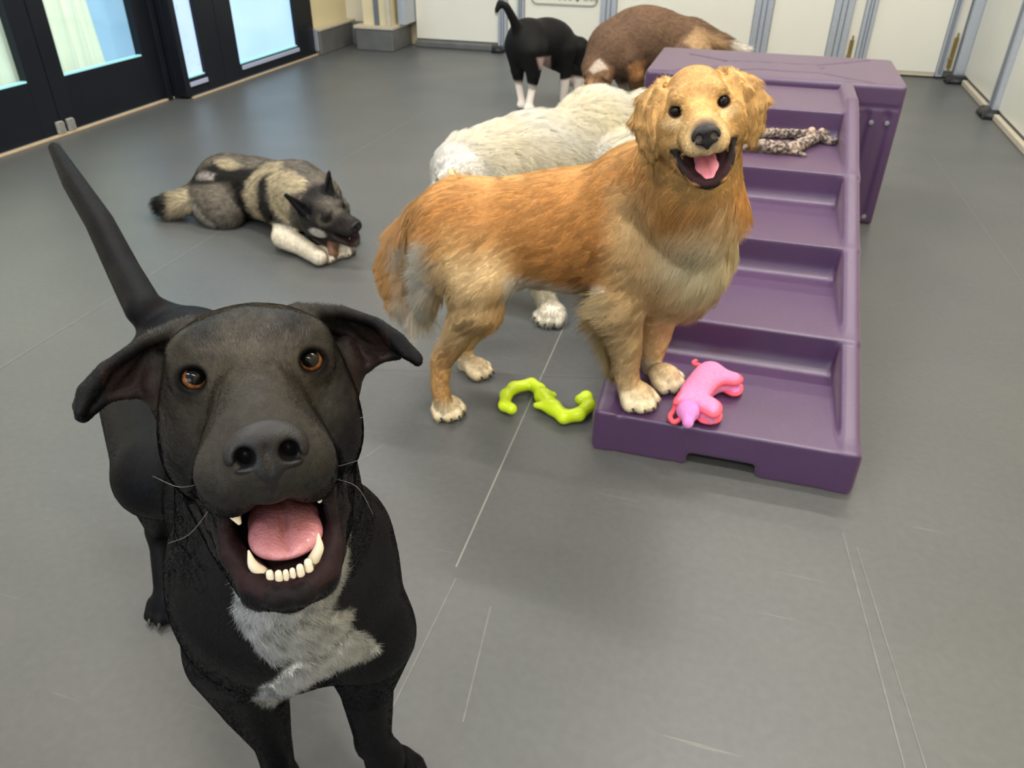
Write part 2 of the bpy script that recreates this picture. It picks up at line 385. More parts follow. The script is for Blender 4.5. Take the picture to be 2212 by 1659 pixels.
# ================================================================== the room
XL, XF, XR, YB, YF = -3.44, -3.32, 1.38, 6.48, -6.0
def floor_mat():
    m = bpy.data.materials.new('grey_vinyl_floor'); m.use_nodes = True; nt = m.node_tree; n = nt.nodes; b = n['Principled BSDF']; L = nt.links.new
    tc = n.new('ShaderNodeTexCoord')
    def noise(scale, det=3, vec=None):
        t = n.new('ShaderNodeTexNoise'); t.inputs['Scale'].default_value = scale; t.inputs['Detail'].default_value = det
        L(vec or tc.outputs['Object'], t.inputs['Vector']); return t.outputs['Fac']
    def ramp(f, p0, p1, c0, c1):
        r = n.new('ShaderNodeValToRGB'); e = r.color_ramp.elements; e[0].position = p0; e[1].position = p1; e[0].color = (*c0, 1); e[1].color = (*c1, 1); L(f, r.inputs['Fac']); return r.outputs['Color']
    def mixc(f, a, bb, mode='MIX'):
        x = n.new('ShaderNodeMix'); x.data_type = 'RGBA'; x.blend_type = mode
        if isinstance(f, float): x.inputs[0].default_value = f
        else: L(f, x.inputs[0])
        L(a, x.inputs[6]); 
        if isinstance(bb, tuple): x.inputs[7].default_value = (*bb, 1)
        else: L(bb, x.inputs[7])
        return x.outputs[2]
    base = ramp(noise(1.1), .3, .7, FLOOR_A, FLOOR_B)
    fine = ramp(noise(60, 5), .35, .75, (.93, .93, .93), (1.06, 1.06, 1.06))
    c = mixc(1.0, base, fine, 'MULTIPLY')
    # thin scuffs: stretched noise
    mp = n.new('ShaderNodeMapping'); mp.inputs['Rotation'].default_value = (0, 0, .5); mp.inputs['Scale'].default_value = (1.2, 26, 1); L(tc.outputs['Object'], mp.inputs['Vector'])
    sc = ramp(noise(3.0, 6, mp.outputs['Vector']), .68, .76, (0, 0, 0), (.25, .25, .25))
    c = mixc(sc, c, (.33, .32, .29))
    spots = n.new('ShaderNodeTexVoronoi'); spots.inputs['Scale'].default_value = 3.2; L(tc.outputs['Object'], spots.inputs['Vector'])
    sp = ramp(spots.outputs['Distance'], .008, .014, (1, 1, 1), (0, 0, 0)); c = mixc(sp, c, (.42, .41, .38))
    L(c, b.inputs['Base Color'])
    rr = n.new('ShaderNodeMapRange'); rr.inputs['To Min'].default_value = .33; rr.inputs['To Max'].default_value = .46; L(noise(2.3, 4), rr.inputs['Value']); L(rr.outputs['Result'], b.inputs['Roughness'])
    b.inputs['Specular IOR Level'].default_value = .42
    bp = n.new('ShaderNodeBump'); bp.inputs['Strength'].default_value = .05; bp.inputs['Distance'].default_value = .001; L(noise(300, 2), bp.inputs['Height']); L(bp.outputs['Normal'], b.inputs['Normal'])
    return m
FLOOR_A, FLOOR_B = (.086, .092, .095), (.110, .112, .111)
M_floor = floor_mat()
M_seam = mat('floor_seam', (.24, .24, .22), .45)
M_cream = mat('cream_paint', srgb(222, 210, 172), .55, noise=.03, nscale=4)
M_wall = mat('white_paint', srgb(218, 214, 198), .5, noise=.02, nscale=3)
M_panel = mat('white_panel', srgb(228, 226, 214), .35, noise=.015, nscale=5)
M_alu = mat('brushed_aluminium', srgb(186, 192, 202), .38, metal=.55, noise=.05, nscale=60)
M_aludark = mat('aluminium_groove', srgb(120, 126, 136), .45, metal=.5)
M_black = mat('black_rubber', (.012, .012, .014), .45, bump=.2)
M_frame = mat('black_powder_coat', (.010, .012, .018), .32, noise=.1, nscale=8, bump=.05, spec=.18)
M_base = mat('grey_cove_base', srgb(98, 99, 98), .5, noise=.12, nscale=12)
M_cap = mat('pale_trim_strip', srgb(196, 186, 166), .4, noise=.05)
M_sill = mat('threshold_strip', srgb(190, 170, 140), .45, noise=.08, nscale=30)
M_brass = mat('brass_bolt', srgb(170, 150, 90), .35, metal=.8)
M_ceil = mat('ceiling_white', (.62, .61, .58), .8)

struct('floor', (XL-.2, YF, -.05), (XR+.15, YB+.2, 0), M_floor)
struct('ceiling', (XL-.2, YF, CEIL), (XR+.15, YB+.2, CEIL+.1), M_ceil)
struct('wall_rear', (XL-.2, YF-.1, 0), (XR+.15, YF, CEIL), mat('slate_paint', (.12, .12, .13), .6))
struct('wall_back', (XL-.2, YB+.05, 0), (XR+.15, YB+.2, CEIL), M_cream)
struct('wall_right', (XR+.1, YF, 0), (XR+.25, YB+.2, CEIL), M_cream)
struct('wall_left_front', (XL-.2, YF, 0), (XL, 2.1, CEIL), M_wall)
struct('wall_left_lintel', (XL-.2, 2.1, 2.35), (XL+.12, 5.82, CEIL), M_wall)
struct('wall_left', (XL-.2, 5.80, 0), (XF-.02, YB+.05, CEIL), M_cream)

# seams between the floor sheets, thin strips of weld
def seam(a, b, wd=.006, zz=.0006):
    a, b = np.array(a[:2]), np.array(b[:2]); d = (b-a)/np.linalg.norm(b-a); q = np.array([-d[1], d[0]])*wd/2
    bm = bmesh.new(); vs = [bm.verts.new((*p, zz)) for p in (a-q, b-q, b+q, a+q)]; bm.faces.new(vs)
    return bm
def seams(name, mt, lst):
    bm = bmesh.new()
    for a, b, wd in lst:
        A, B = flo(*a), flo(*b); s_ = seam(A, B, wd); me = bpy.data.meshes.new('t'); s_.to_mesh(me); s_.free(); bm.from_mesh(me); bpy.data.meshes.remove(me)
    o = from_bm(name, bm, mt); o['kind'] = 'structure'
M_seam2 = mat('faint_floor_seam', (.140, .142, .136), .4, noise=.15, nscale=30)
seams('trim_1', M_seam, [((985, 1225), (1225, 690), .0035)])
seams('trim_13', M_seam2, [((-20, 808), (470, 503), .005), ((470, 503), (915, 243), .005), ((780, 795), (1290, 815), .003), ((840, 1545), (985, 1250), .003), ((1820, 1150), (1960, 1680), .003),
                     ((1850, 1180), (2010, 1690), .0025), ((1000, 1560), (1060, 1310), .003), ((2010, 330), (2230, 640), .003)])

# ---- left: black framed glazed doors and windows
def pane_mat(name, top, bot, strength, drape=False, streaks=False):
    m = bpy.data.materials.new(name); m.use_nodes = True; nt = m.node_tree; n = nt.nodes; b = n['Principled BSDF']; L = nt.links.new
    b.inputs['Base Color'].default_value = (.25, .35, .42, 1); b.inputs['Roughness'].default_value = .08
    tc = n.new('ShaderNodeTexCoord'); sx = n.new('ShaderNodeSeparateXYZ'); L(tc.outputs['Object'], sx.inputs[0])
    t = n.new('ShaderNodeTexNoise'); t.inputs['Scale'].default_value = 2.2; L(tc.outputs['Object'], t.inputs['Vector'])
    r = n.new('ShaderNodeValToRGB'); r.color_ramp.elements[0].position = .35; r.color_ramp.elements[1].position = .65
    r.color_ramp.elements[0].color = (*bot, 1); r.color_ramp.elements[1].color = (*top, 1); L(t.outputs['Fac'], r.inputs['Fac'])
    out = r.outputs['Color']
    if streaks:
        t2 = n.new('ShaderNodeTexNoise'); t2.inputs['Scale'].default_value = 26; t2.inputs['Detail'].default_value = 5; L(tc.outputs['Object'], t2.inputs['Vector'])
        r2 = n.new('ShaderNodeValToRGB'); r2.color_ramp.elements[0].position = .60; r2.color_ramp.elements[1].position = .70; r2.color_ramp.elements[0].color = (1, 1, 1, 1); r2.color_ramp.elements[1].color = (.55, .6, .72, 1)
        L(t2.outputs['Fac'], r2.inputs['Fac']); x = n.new('ShaderNodeMix'); x.data_type = 'RGBA'; x.blend_type = 'MULTIPLY'; x.inputs[0].default_value = 1; L(out, x.inputs[6]); L(r2.outputs['Color'], x.inputs[7]); out = x.outputs[2]
    L(out, b.inputs['Emission Color'])
    mr = n.new('ShaderNodeMapRange'); mr.inputs['From Min'].default_value = .7; mr.inputs['From Max'].default_value = 1.5; mr.inputs['To Min'].default_value = strength; mr.inputs['To Max'].default_value = strength*3.5
    L(sx.outputs['Z'], mr.inputs['Value']); L(mr.outputs['Result'], b.inputs['Emission Strength'])
    return m
M_frost = pane_mat('frosted_glass', srgb(176, 216, 250), srgb(160, 203, 240), .92)
M_frost2 = pane_mat('frosted_glass_smeared', srgb(190, 214, 246), srgb(176, 204, 240), .92, streaks=True)
M_clear = bpy.data.materials.new('clear_glass'); M_clear.use_nodes = True
def _clear():
    nt = M_clear.node_tree; n = nt.nodes; n.remove(n['Principled BSDF']); out = n['Material Output']
    tr = n.new('ShaderNodeBsdfTransparent'); tr.inputs[0].default_value = (.9, .97, .97, 1); gl = n.new('ShaderNodeBsdfGlossy'); gl.inputs['Roughness'].default_value = .03
    mx = n.new('ShaderNodeMixShader'); mx.inputs[0].default_value = .04
    nt.links.new(tr.outputs[0], mx.inputs[1]); nt.links.new(gl.outputs[0], mx.inputs[2]); nt.links.new(mx.outputs[0], out.inputs[0])
_clear()
M_cloth = mat('cream_sheer_cloth', (.80, .80, .70), .8, noise=.06, nscale=6, emit=srgb(222, 226, 206), estr=.42)  # emission puts daylight coming through into the cloth itself
TOP = 2.3
def framed(name, x0, x1, y0, y1, panes, matf, glass, gx, sillz=None):
    """a glazed unit on the x = const wall: frame bars around the pane openings (each pane: y0, y1, z0)"""
    bm = bmesh.new(); ys = sorted([y0]+[v for p in panes for v in p[:2]]+[y1])
    for a, b_ in zip(ys[0::2], ys[1::2]): box(bm, (x0, a, 0.012), (x1, b_, TOP), .004)
    for p in panes: box(bm, (x0+.004, p[0]-.005, 0.012), (x1-.004, p[1]+.005, p[2]), .003); box(bm, (x0+.004, p[0]-.005, TOP-.09), (x1-.004, p[1]+.005, TOP))
    o = from_bm(name, bm, matf); o['kind'] = 'structure'
    for p in panes:
        g = bmesh.new(); box(g, (gx-.004, p[0]-.004, p[2]-.004), (gx+.004, p[1]+.004, TOP-.085)); from_bm('window_pane', g, glass, o)
        g = bmesh.new(); box(g, (gx-.01, p[0], p[2]), (gx+.018, p[1], p[2]+.008)); from_bm('glazing_bead', g, M_bead, o)
    return o
M_bead = mat('pale_glazing_bead', srgb(150, 215, 225), .25, emit=srgb(160, 225, 235), estr=.35)  # bead is no lamp; its emission paints window light onto it
framed('door_1', XL-.05, XL, 2.12, 3.303, [(2.25, 3.18, .283)], M_frame, M_clear, XL-.025)
framed('door_2', XL-.05, XL, 3.307, 4.25, [(3.415, 4.02, .272)], M_frame, M_clear, XL-.025)
bm = bmesh.new(); box(bm, (XL-.03, 4.25, 0.0), (XF-.05, 4.31, TOP), .004); box(bm, (XL-.02, 4.13, 0.0), (XL+.03, 4.17, TOP), .003); box(bm, (XL+.0, 4.19, 0), (XL+.06, 4.22, TOP), .003)
o = from_bm('trim_2', bm, M_frame); o['kind'] = 'structure'
framed('window_1', XF-.06, XF, 4.19, 4.60, [(4.235, 4.41, .112)], M_frame, M_frost2, XF-.03)
framed('window_2', XF-.06, XF, 4.602, 5.80, [(4.785, 5.547, .10)], M_frame, M_frost, XF-.03)
for k, (a, b_) in enumerate(((4.235, 4.41), (4.80, 5.55))):
    M_led = M_led if k else mat('pale_sill_ledge', srgb(176, 184, 214), .3)
    struct('trim_%d' % (3+k), (XF-.004, a, .066), (XF+.006, b_, .092), M_led, .002)
struct('trim_5', (XL, 2.12, 0), (XL+.022, 4.19, .012), M_sill, .003)
struct('trim_6', (XF, 4.22, 0), (XF+.02, 5.80, .010), M_sill, .003)
M_out = bpy.data.materials.new('bright_daylight'); M_out.use_nodes = True
M_out = pane_mat('daylight_backdrop_glow', srgb(176, 216, 248), srgb(166, 206, 240), .80); _b = M_out.node_tree.nodes['Principled BSDF']; _b.inputs['Base Color'].default_value = (.2, .3, .4, 1);
# added glowing backdrop behind the clear doors, standing in for daylight; sheer cloth in front
struct('daylight_backdrop', (XL-.20, 2.12, 0), (XL-.19, 4.25, 2.4), M_out)
def curtain(ys, name, label, tp=1.0):
    V, F = [], []; NZ, NY = 26, 60
    for i in range(NZ+1):
        z = 2.2-2.13*i/NZ; t = i/NZ
        for j in range(NY+1):
            s_ = j/NY; lo, hi = ys; y = lo+(hi-lo)*s_*(1-.30*tp*t*(1-t)*2*(1 if s_ > .5 else .2)*abs(s_-.5)*2)
            x = XL-.115+.028*math.sin(s_*31+.8*math.sin(t*5))*(1-.3*t)+.012*math.sin(s_*67+t*4)
            V.append((x, y, z))
    for i in range(NZ):
        for j in range(NY): a = i*(NY+1)+j; F.append((a, a+1, a+NY+2, a+NY+1))
    o = arr_obj(name, np.array(V), np.array(F), M_cloth, origin=(XL-.115, sum(ys)/2, 0.07)); m_ = o.modifiers.new('s', 'SOLIDIFY'); m_.thickness = .003
    tag(o, label, 'curtain', 'sheer cloths behind the black doors')
curtain((2.15, 3.30), 'curtain', 'cream sheer cloth behind the leftmost black door', 0.0)
curtain((3.36, 3.88), 'curtain', 'cream sheer cloth tapering behind the second black door, left half of its glass')
M_grey = mat('grey_plastic_guide', srgb(150, 150, 146), .5, noise=.2, nscale=80, bump=.4)
for p, lab in (((127, 276), 'small dark grey brush guide at the foot of the black doors, left one'), ((149, 268), 'small pale grey brush guide at the foot of the black doors, right one')):
    P_ = onx(*p, XL); bm = bmesh.new(); box(bm, (XL+.002, P_[1]-.022, .012), (XL+.018, P_[1]+.022, .075), .004)
    for k in range(4): box(bm, (XL+.018, P_[1]-.018+.011*k, .016), (XL+.023, P_[1]-.012+.011*k, .07))
    tag(from_bm('door_guide', bm, M_grey, origin=(XL+.012, P_[1], .012)), lab, 'door guide', 'brush guides at the doors')

# ---- far left corner: cream wall, pillar, grey cove base with a pale cap
struct('wall_pillar', (-3.07, 6.16, 0), (-2.83, YB+.05, CEIL), M_cream)
struct('wall_corner', (XF-.02, 6.40, 0), (-3.07, YB+.05, CEIL), M_wall)
struct('baseboard_left', (XF-.02, 5.80, 0), (XF+.05, 6.40, .17), M_base, .006)
struct('trim_7', (XF-.02, 5.795, .17), (XF+.056, 6.40, .188), M_cap, .003)
struct('trim_8', (XF-.0, 5.785, 0.03), (XF+.03, 5.80, .185), M_alu, .003)
struct('baseboard_corner', (XF+.05, 6.33, 0), (-3.10, 6.40, .17), M_base, .006)
struct('baseboard_pillar', (-3.12, 6.10, 0), (-2.80, 6.48, .16), M_base, .008)
struct('trim_9', (-3.13, 6.09, .16), (-2.79, 6.48, .185), M_cap, .004)
struct('trim_10', (-2.965, 6.135, .185), (-2.93, 6.16, CEIL), M_aludark, .003)
struct('trim_11', (-2.80, 6.22, 0.185), (-2.74, 6.46, CEIL), M_alu, .004)
struct('trim_12', (-2.86, 6.13, .185), (-2.825, 6.16, CEIL), M_cap, .004)

# ---- back and right: white gate panels between aluminium posts
GT = 1.9
def post(x0, x1, y0, y1, name, label, feet=None):
    e = empty(name, ((x0+x1)/2, (y0+y1)/2, 0), label, 'post', 'aluminium posts of the gate panels')
    bm = bmesh.new(); box(bm, (x0, y0, .012), (x1, y1, GT), .004); from_bm('post_body', bm, M_alu, e)
    n_ = 2
    for k in range(n_):
        bm = bmesh.new()
        if x1-x0 > y1-y0 or feet != 'right':
            xx = x0+(x1-x0)*(.36+.28*k); box(bm, (xx-.004, y0-.003, .03), (xx+.004, y0+.002, GT-.01))
        else:
            yy = y0+(y1-y0)*(.36+.28*k); box(bm, (x0-.003, yy-.004, .03), (x0+.002, yy+.004, GT-.01))
        from_bm('post_groove', bm, M_aludark, e)
    return e
def panel(x0, x1, y0, y1, z0, label, name='divider_gate', bold=None):
    e = empty(name, ((x0+x1)/2, (y0+y1)/2, 0), label, 'gate panel', 'white gate panels round the room')
    bm = bmesh.new(); box(bm, (x0, y0, z0), (x1, y1, GT-.02), .003); from_bm('board', bm, M_panel, e)
    bm = bmesh.new()
    if x1-x0 > y1-y0: box(bm, (x0, y0+.004, .008), (x1, y1-.004, z0), .003)
    else: box(bm, (x0+.004, y0, .008), (x1-.004, y1, z0), .003)
    from_bm('bottom_seal', bm, M_base if z0 > .04 else M_cap, e)
    return e
def foot(c, sx, sy, par):
    bm = bmesh.new(); V = [(-.5, -.5, 0), (.5, -.5, 0), (.5, .5, 0), (-.5, .5, 0), (-.32, -.25, 1), (.32, -.25, 1), (.32, .5, 1), (-.32, .5, 1)]
    vs = [bm.verts.new((c[0]+a*sx, c[1]+b_*sy, h*.045)) for a, b_, h in V]
    for f in ((0, 3, 2, 1), (4, 5, 6, 7), (0, 1, 5, 4), (1, 2, 6, 5), (2, 3, 7, 6), (3, 0, 4, 7)): bm.faces.new([vs[i] for i in f])
    bmesh.ops.bevel(bm, geom=bm.edges[:], offset=.006, segments=2, affect='EDGES')
    tag(from_bm('post_foot', bm, M_black, par, smooth=True), 'black rubber foot')
yb0, yb1 = 6.44, 6.475
panel(-2.735, -2.03, yb0, yb1, .06, 'white gate panel on the back wall, right of the cream pillar')
_pp = post(-2.028, -1.955, 6.42, 6.475, 'gate_post', 'aluminium post behind the tail of the black and white dog')
foot((-2.01, 6.37), .10, .10, _pp)
panel(-1.953, -1.872, 6.445, 6.475, .04, 'narrow white filler panel left of the gate with the sign')
post(-1.870, -1.815, 6.42, 6.475, 'gate_post', 'aluminium post at the left edge of the gate with the sign')
panel(-1.813, -1.212, yb0, yb1, .05, 'white gate panel carrying the grey lettered sign')
post(-1.21, -1.09, 6.42, 6.475, 'gate_post', 'aluminium post left of the brown dog\'s back')
panel(-1.088, -.085, yb0, yb1, .05, 'wide white gate panel behind the brown dog')
post(-.083, .045, 6.42, 6.475, 'gate_post', 'aluminium post above the left half of the purple platform')
panel(.047, .455, yb0, yb1, .05, 'white gate panel behind the middle of the purple platform')
post(.457, .585, 6.42, 6.475, 'gate_post', 'aluminium post left of the first brass bolt')
panel(.587, .660, 6.45, 6.475, .04, 'narrow white strip behind the first brass bolt')
post(.662, .735, 6.42, 6.475, 'gate_post', 'aluminium post right of the first brass bolt')
panel(.737, 1.215, yb0, yb1, .035, 'white gate panel at the right end of the back wall')
post(1.217, 1.262, 6.42, 6.475, 'gate_post', 'slim aluminium post left of the corner brass bolt')
_pp = post(1.325, 1.40, 6.38, 6.475, 'gate_post', 'aluminium post in the right back corner', 'right')
foot((1.34, 6.30), .16, .12, _pp)
def drop_bolt(x, y, label, z0=.03, h=.17):
    e = empty('drop_bolt', (x, y, z0), label, 'bolt', 'brass drop bolts'); bm = bmesh.new()
    box(bm, (x-.014, y, z0+.02), (x+.014, y+.008, z0+h), .002); from_bm('bolt_plate', bm, M_brass, e)
    bm = bmesh.new(); cyl(bm, (x, y-.008, z0), (x, y-.008, z0+h+.03), .006, 10); box(bm, (x-.02, y-.016, z0+h*.35), (x+.004, y, z0+h*.35+.012)); from_bm('bolt_rod', bm, M_brass, e)
drop_bolt(.622, 6.438, 'brass drop bolt above the purple platform', .05)
drop_bolt(1.293, 6.44, 'brass drop bolt in the right back corner', .05, .22)
panel(1.263, 1.323, 6.455, 6.475, .05, 'narrow white strip behind the corner brass bolt')
# right side run
XR0 = 1.39
panel(XR0, XR0+.03, 5.42, 6.37, .045, 'white side panel between the back corner and the tall side post')
_pp = post(XR0-.03, XR0+.04, 5.30, 5.418, 'gate_post', 'aluminium post on the right side, nearest the camera', 'right')
foot((XR0-.02, 5.33), .14, .20, _pp)
panel(XR0, XR0+.03, 3.4, 5.298, .045, 'white side panel at the right edge of the picture')
struct('baseboard_right', (XR0-.03, 3.4, 0), (XR0-.001, 5.24, .035), M_cap, .006)
struct('baseboard_right_far', (XR0-.03, 5.44, 0), (XR0-.001, 6.24, .035), M_cap, .006)
struct('baseboard_back', (-2.735, 6.385, 0), (-2.07, 6.438, .05), M_base, .01)

# sign on the gate: grey outlined rounded plate, dark lettering
M_signp = mat('sign_plate', srgb(224, 222, 208), .4); M_signl = mat('sign_outline', srgb(160, 162, 152), .45); M_ink = mat('sign_ink', srgb(112, 116, 108), .5)
def sign():
    x0, x1, z0, z1, y = -1.765, -1.235, .352, .72, 6.436
    e = empty('gate_sign', ((x0+x1)/2, y, z0), 'white sign with grey outline and DOG CARE lettering, top centre of the back gates', 'sign')
    def rr(x0, x1, z0, z1, r, yf, yb, inner=None):
        bm = bmesh.new(); pts = []
        for cx, cz, a0 in ((x1-r, z1-r, 0), (x0+r, z1-r, 90), (x0+r, z0+r, 180), (x1-r, z0+r, 270)):
            for k in range(7): a = math.radians(a0+15*k); pts.append((cx+r*math.cos(a), cz+r*math.sin(a)))
        f = bm.faces.new([bm.verts.new((a, yf, c)) for a, c in pts])
        r_ = bmesh.ops.extrude_face_region(bm, geom=[f]); bmesh.ops.translate(bm, verts=[v for v in r_['geom'] if isinstance(v, bmesh.types.BMVert)], vec=(0, yb-yf, 0)); return bm
    from_bm('outline', rr(x0, x1, z0, z1, .05, y-.003, y+.004), M_signl, e)
    from_bm('plate', rr(x0+.013, x1-.013, z0+.013, z1-.013, .04, y-.005, y+.003), M_signp, e)
    cu = bpy.data.curves.new('lettering', 'FONT'); cu.body = 'DOG \u2665 CARE'; cu.size = .060; cu.extrude = .0015; cu.align_x = 'LEFT'
    t = bpy.data.objects.new('lettering', cu); col.objects.link(t)
    cu.materials.append(M_ink); dg = bpy.context.evaluated_depsgraph_get(); me = bpy.data.meshes.new_from_object(t.evaluated_get(dg)); bpy.data.objects.remove(t)
    me.transform(Matrix.Diagonal((.78, 1, 1, 1))); me.transform(Matrix.Rotation(math.pi/2, 4, 'X')); link('lettering', me, e, (-1.545-(x0+x1)/2, -.006, (.392-z0)))
sign()
# strip lights
M_tube = mat('light_diffuser', (.9, .9, .85), .4, emit=(1, .95, .85), estr=5.0); M_fix = mat('light_housing', (.7, .7, .7), .4)
for i_, (x, y, k, lb) in enumerate(STRIPS):
    e = empty('strip_light_fixture', (x, y, CEIL), 'long white strip light on the ceiling, '+lb, 'ceiling light', 'strip lights on the ceiling')
    bm = bmesh.new(); box(bm, (x-.78, y-.09, CEIL-.05), (x+.78, y+.09, CEIL), .004); from_bm('housing', bm, M_fix, e)
    bm = bmesh.new(); box(bm, (x-.75, y-.06, CEIL-.075), (x+.75, y+.06, CEIL-.05), .004); from_bm('diffuser', bm, M_tube, e)
# ================================================================== purple play stairs and platform
M_purple = mat('purple_moulded_plastic', srgb(68, 40, 82), .38, noise=.05, nscale=14, bump=.25, bscale=350, spec=.85)
_pb = M_purple.node_tree.nodes['Principled BSDF']; _pb.inputs['Sheen Weight'].default_value = .22; _pb.inputs['Sheen Roughness'].default_value = .45; _pb.inputs['Sheen Tint'].default_value = (1, .80, .78, 1)
def stairs():
    m = Model(); X0, X1 = -.233, .35; y0, yE = 1.466, 3.215; xi0, xi1 = -.185, .302
    tops = [(.105, 1.466, 1.80), (.203, 1.80, 2.15), (.300, 2.15, 2.49), (.400, 2.49, 2.86), (.497, 2.86, yE)]
    prof = [(y0, 0.0)]
    for z, a, b in tops: prof += [(a, z), (b, z+.004)]
    prof += [(yE, 0.0)]
    cache = {}
    def f(X, Y, Z):
        r = .016
        yy, zz = np.broadcast_arrays(Y[0], Z[0]); pd = sdpoly(yy, zz, prof)+r
        # cove at the back of every tread
        for (z, a, b), nx in zip(tops[:-1], tops[1:]):
            q = np.minimum(np.maximum(b-yy, 0), 9)
        pd = pd[None]; dx = np.abs(X-(X0+X1)/2)-(X1-X0)/2+r
        return np.minimum(np.maximum(dx, pd), 0)+np.sqrt(np.maximum(dx, 0)**2+np.maximum(pd, 0)**2)-r
    m.func(f, (X0, y0, 0), (X1, yE, .5), 0)
    rimp = [(y0, .0), (y0, .107), (1.50, .110), (2.86, .507), (2.95, .528), (yE, .528), (yE, 0)]
    for a, b in ((X0, xi0), (xi1, X1)):
        def g(X, Y, Z, a=a, b=b):
            r = .015; yy, zz = np.broadcast_arrays(Y[0], Z[0]); pd = (sdpoly(yy, zz, rimp)+r)[None]; dx = np.abs(X-(a+b)/2)-(b-a)/2+r
            return np.minimum(np.maximum(dx, pd), 0)+np.sqrt(np.maximum(dx, 0)**2+np.maximum(pd, 0)**2)-r
        m.func(g, (a, y0, 0), (b, yE, .54), .012)
    for (z, a, b) in tops[:-1]:       # fillets where tread meets riser
        m.cap((xi0, b+.004, z+.002), (xi1, b+.004, z+.002), .010, k=.03)
    # notch under the front and two shallow mould lines
    nx0, nx1 = flo(1480, 1003)[0], flo(1628, 1030)[0]
    def notch(X, Y, Z):
        r = .012; dx = np.abs(X-(nx0+nx1)/2)-(nx1-nx0)/2+r; dz = np.abs(Z+.02)-.052+r; dy = np.abs(Y-1.466)-.16+r
        return np.sqrt(np.maximum(dx, 0)**2+np.maximum(dz, 0)**2+np.maximum(dy, 0)**2)+np.minimum(np.maximum(np.maximum(dx, dz), dy), 0)-r
    m.func(notch, (nx0, 1.3, -.08), (nx1, 1.63, .035), .006, 's')
    for px in (1333, 1468):
        q = ony(px, 920, 1.466)[0]; m.cap((q, 1.460, .0), (q, 1.462, .088), .0035, k=.006, op='s')
        m.cap((q, 1.462, .102), (q+.01, 1.50, .108), .003, k=.006, op='s')
    P, F = m.mesh(.005, smooth=1)
    P[:, 2] = np.maximum(P[:, 2], 0)
    o = arr_obj('play_stairs', P, F, M_purple, origin=(.06, 2.3, 0))
    tag(o, 'purple moulded plastic pet stairs with five deep treads beside the golden dog', 'stairs')
stairs()
def platform():
    x0, x1, y0, y1, zt = -.415, .537, 3.228, 3.775, .525
    m = Model()
    def f(X, Y, Z):
        r = .012; dx = np.abs(X-(x0+x1)/2)-(x1-x0)/2+r; dy = np.abs(Y-(y0+y1)/2)-(y1-y0)/2+r; dz = np.abs(Z-zt/2)-zt/2+r
        return np.sqrt(np.maximum(dx, 0)**2+np.maximum(dz, 0)**2+np.maximum(dy, 0)**2)+np.minimum(np.maximum(np.maximum(dx, dz), dy), 0)-r
    m.func(f, (x0, y0, 0), (x1, y1, zt))
    def gr(pts, r=.005, z=zt+.001):
        q = [flo(a, b, zt)*np.array([1, 1, 0])+np.array([0, 0, z]) for a, b in pts]
        for i in range(len(q)-1): m.cap(q[i], q[i+1], r, k=.008, op='s')
    gr([(1492, 117), (1530, 124), (1566, 131)]); gr([(1566, 131), (1561, 143)])
    gr([(1595, 151), (1640, 149), (1700, 154), (1775, 158)]); gr([(1776, 147), (1776, 158)]); gr([(1775, 158), (1830, 169), (1888, 180)])
    gr([(1772, 141), (1830, 136), (1878, 131)]); gr([(1470, 150), (1520, 147), (1561, 143)]); gr([(1566, 131), (1660, 135), (1772, 141)], .003)
    gr([(1405, 160), (1470, 150)])
    # front lip and shallow vertical flutes
    m.cap((x0+.01, y0-.001, .445), (x1-.01, y0-.001, .445), .004, k=.008, op='s')
    for k in (.42, .49, .30): m.cap((k, y0-.004, .03), (k, y0-.004, .42), .009, k=.012, op='s')
    m.cap((x1+.003, 3.30, .03), (x1+.003, 3.30, .43), .01, k=.012, op='s'); m.cap((x1+.003, 3.7, .03), (x1+.003, 3.7, .43), .01, k=.012, op='s')
    P, F = m.mesh(.006, smooth=1); P[:, 2] = np.maximum(P[:, 2], 0)
    o = arr_obj('play_platform', P, F, M_purple, origin=(.06, 3.5, 0))
    tag(o, 'purple plastic platform box standing behind the top of the stairs', 'platform')
    Ms = mat('steel_bolt', srgb(190, 185, 190), .3, metal=.9)
    for p in ((1882, 264), (1916, 266), (1866, 467)):
        q = ony(*p, y0); bm = bmesh.new(); cyl(bm, (q[0], y0+.004, q[2]), (q[0], y0-.003, q[2]), .0085, 16); cyl(bm, (q[0], y0-.002, q[2]), (q[0], y0-.008, q[2]), .005, 6)
        tag(from_bm('bolt', bm, Ms, o, smooth=False), 'silver steel bolt')
platform()

# ================================================================== toys
def green_toy():
    M = mat('lime_rubber', srgb(206, 232, 36), .35, noise=.04, nscale=30, sss=.15)
    pts = [(1105, 888), (1090, 880), (1093, 858), (1110, 842), (1148, 834), (1165, 846), (1172, 860), (1195, 885), (1218, 905), (1250, 900), (1272, 880), (1266, 862), (1252, 868)]
    m = Model(); R = [.0145, .015, .0155, .0155, .0155, .016, .0205, .0195, .017, .0165, .016, .0150, .0135]
    # two small stubs at the middle knot
    q = [flo(*p, .016) for p in pts]; m.chain(q, R, .006, 'u', .008)
    c = q[6]; m.cap(c, flo(1196, 858, .018), .014, .008, k=.012); m.cap(q[7], flo(1158, 880, .017), .014, .008, k=.012)
    P, F = m.mesh(.0025, smooth=2); P[:, 2] -= P[:, 2].min()
    tag(arr_obj('tug_toy', P, F, M, origin=(*q[7][:2], 0)), 'lime green S-shaped rubber tug toy lying on the grey floor', 'dog toy')
green_toy()
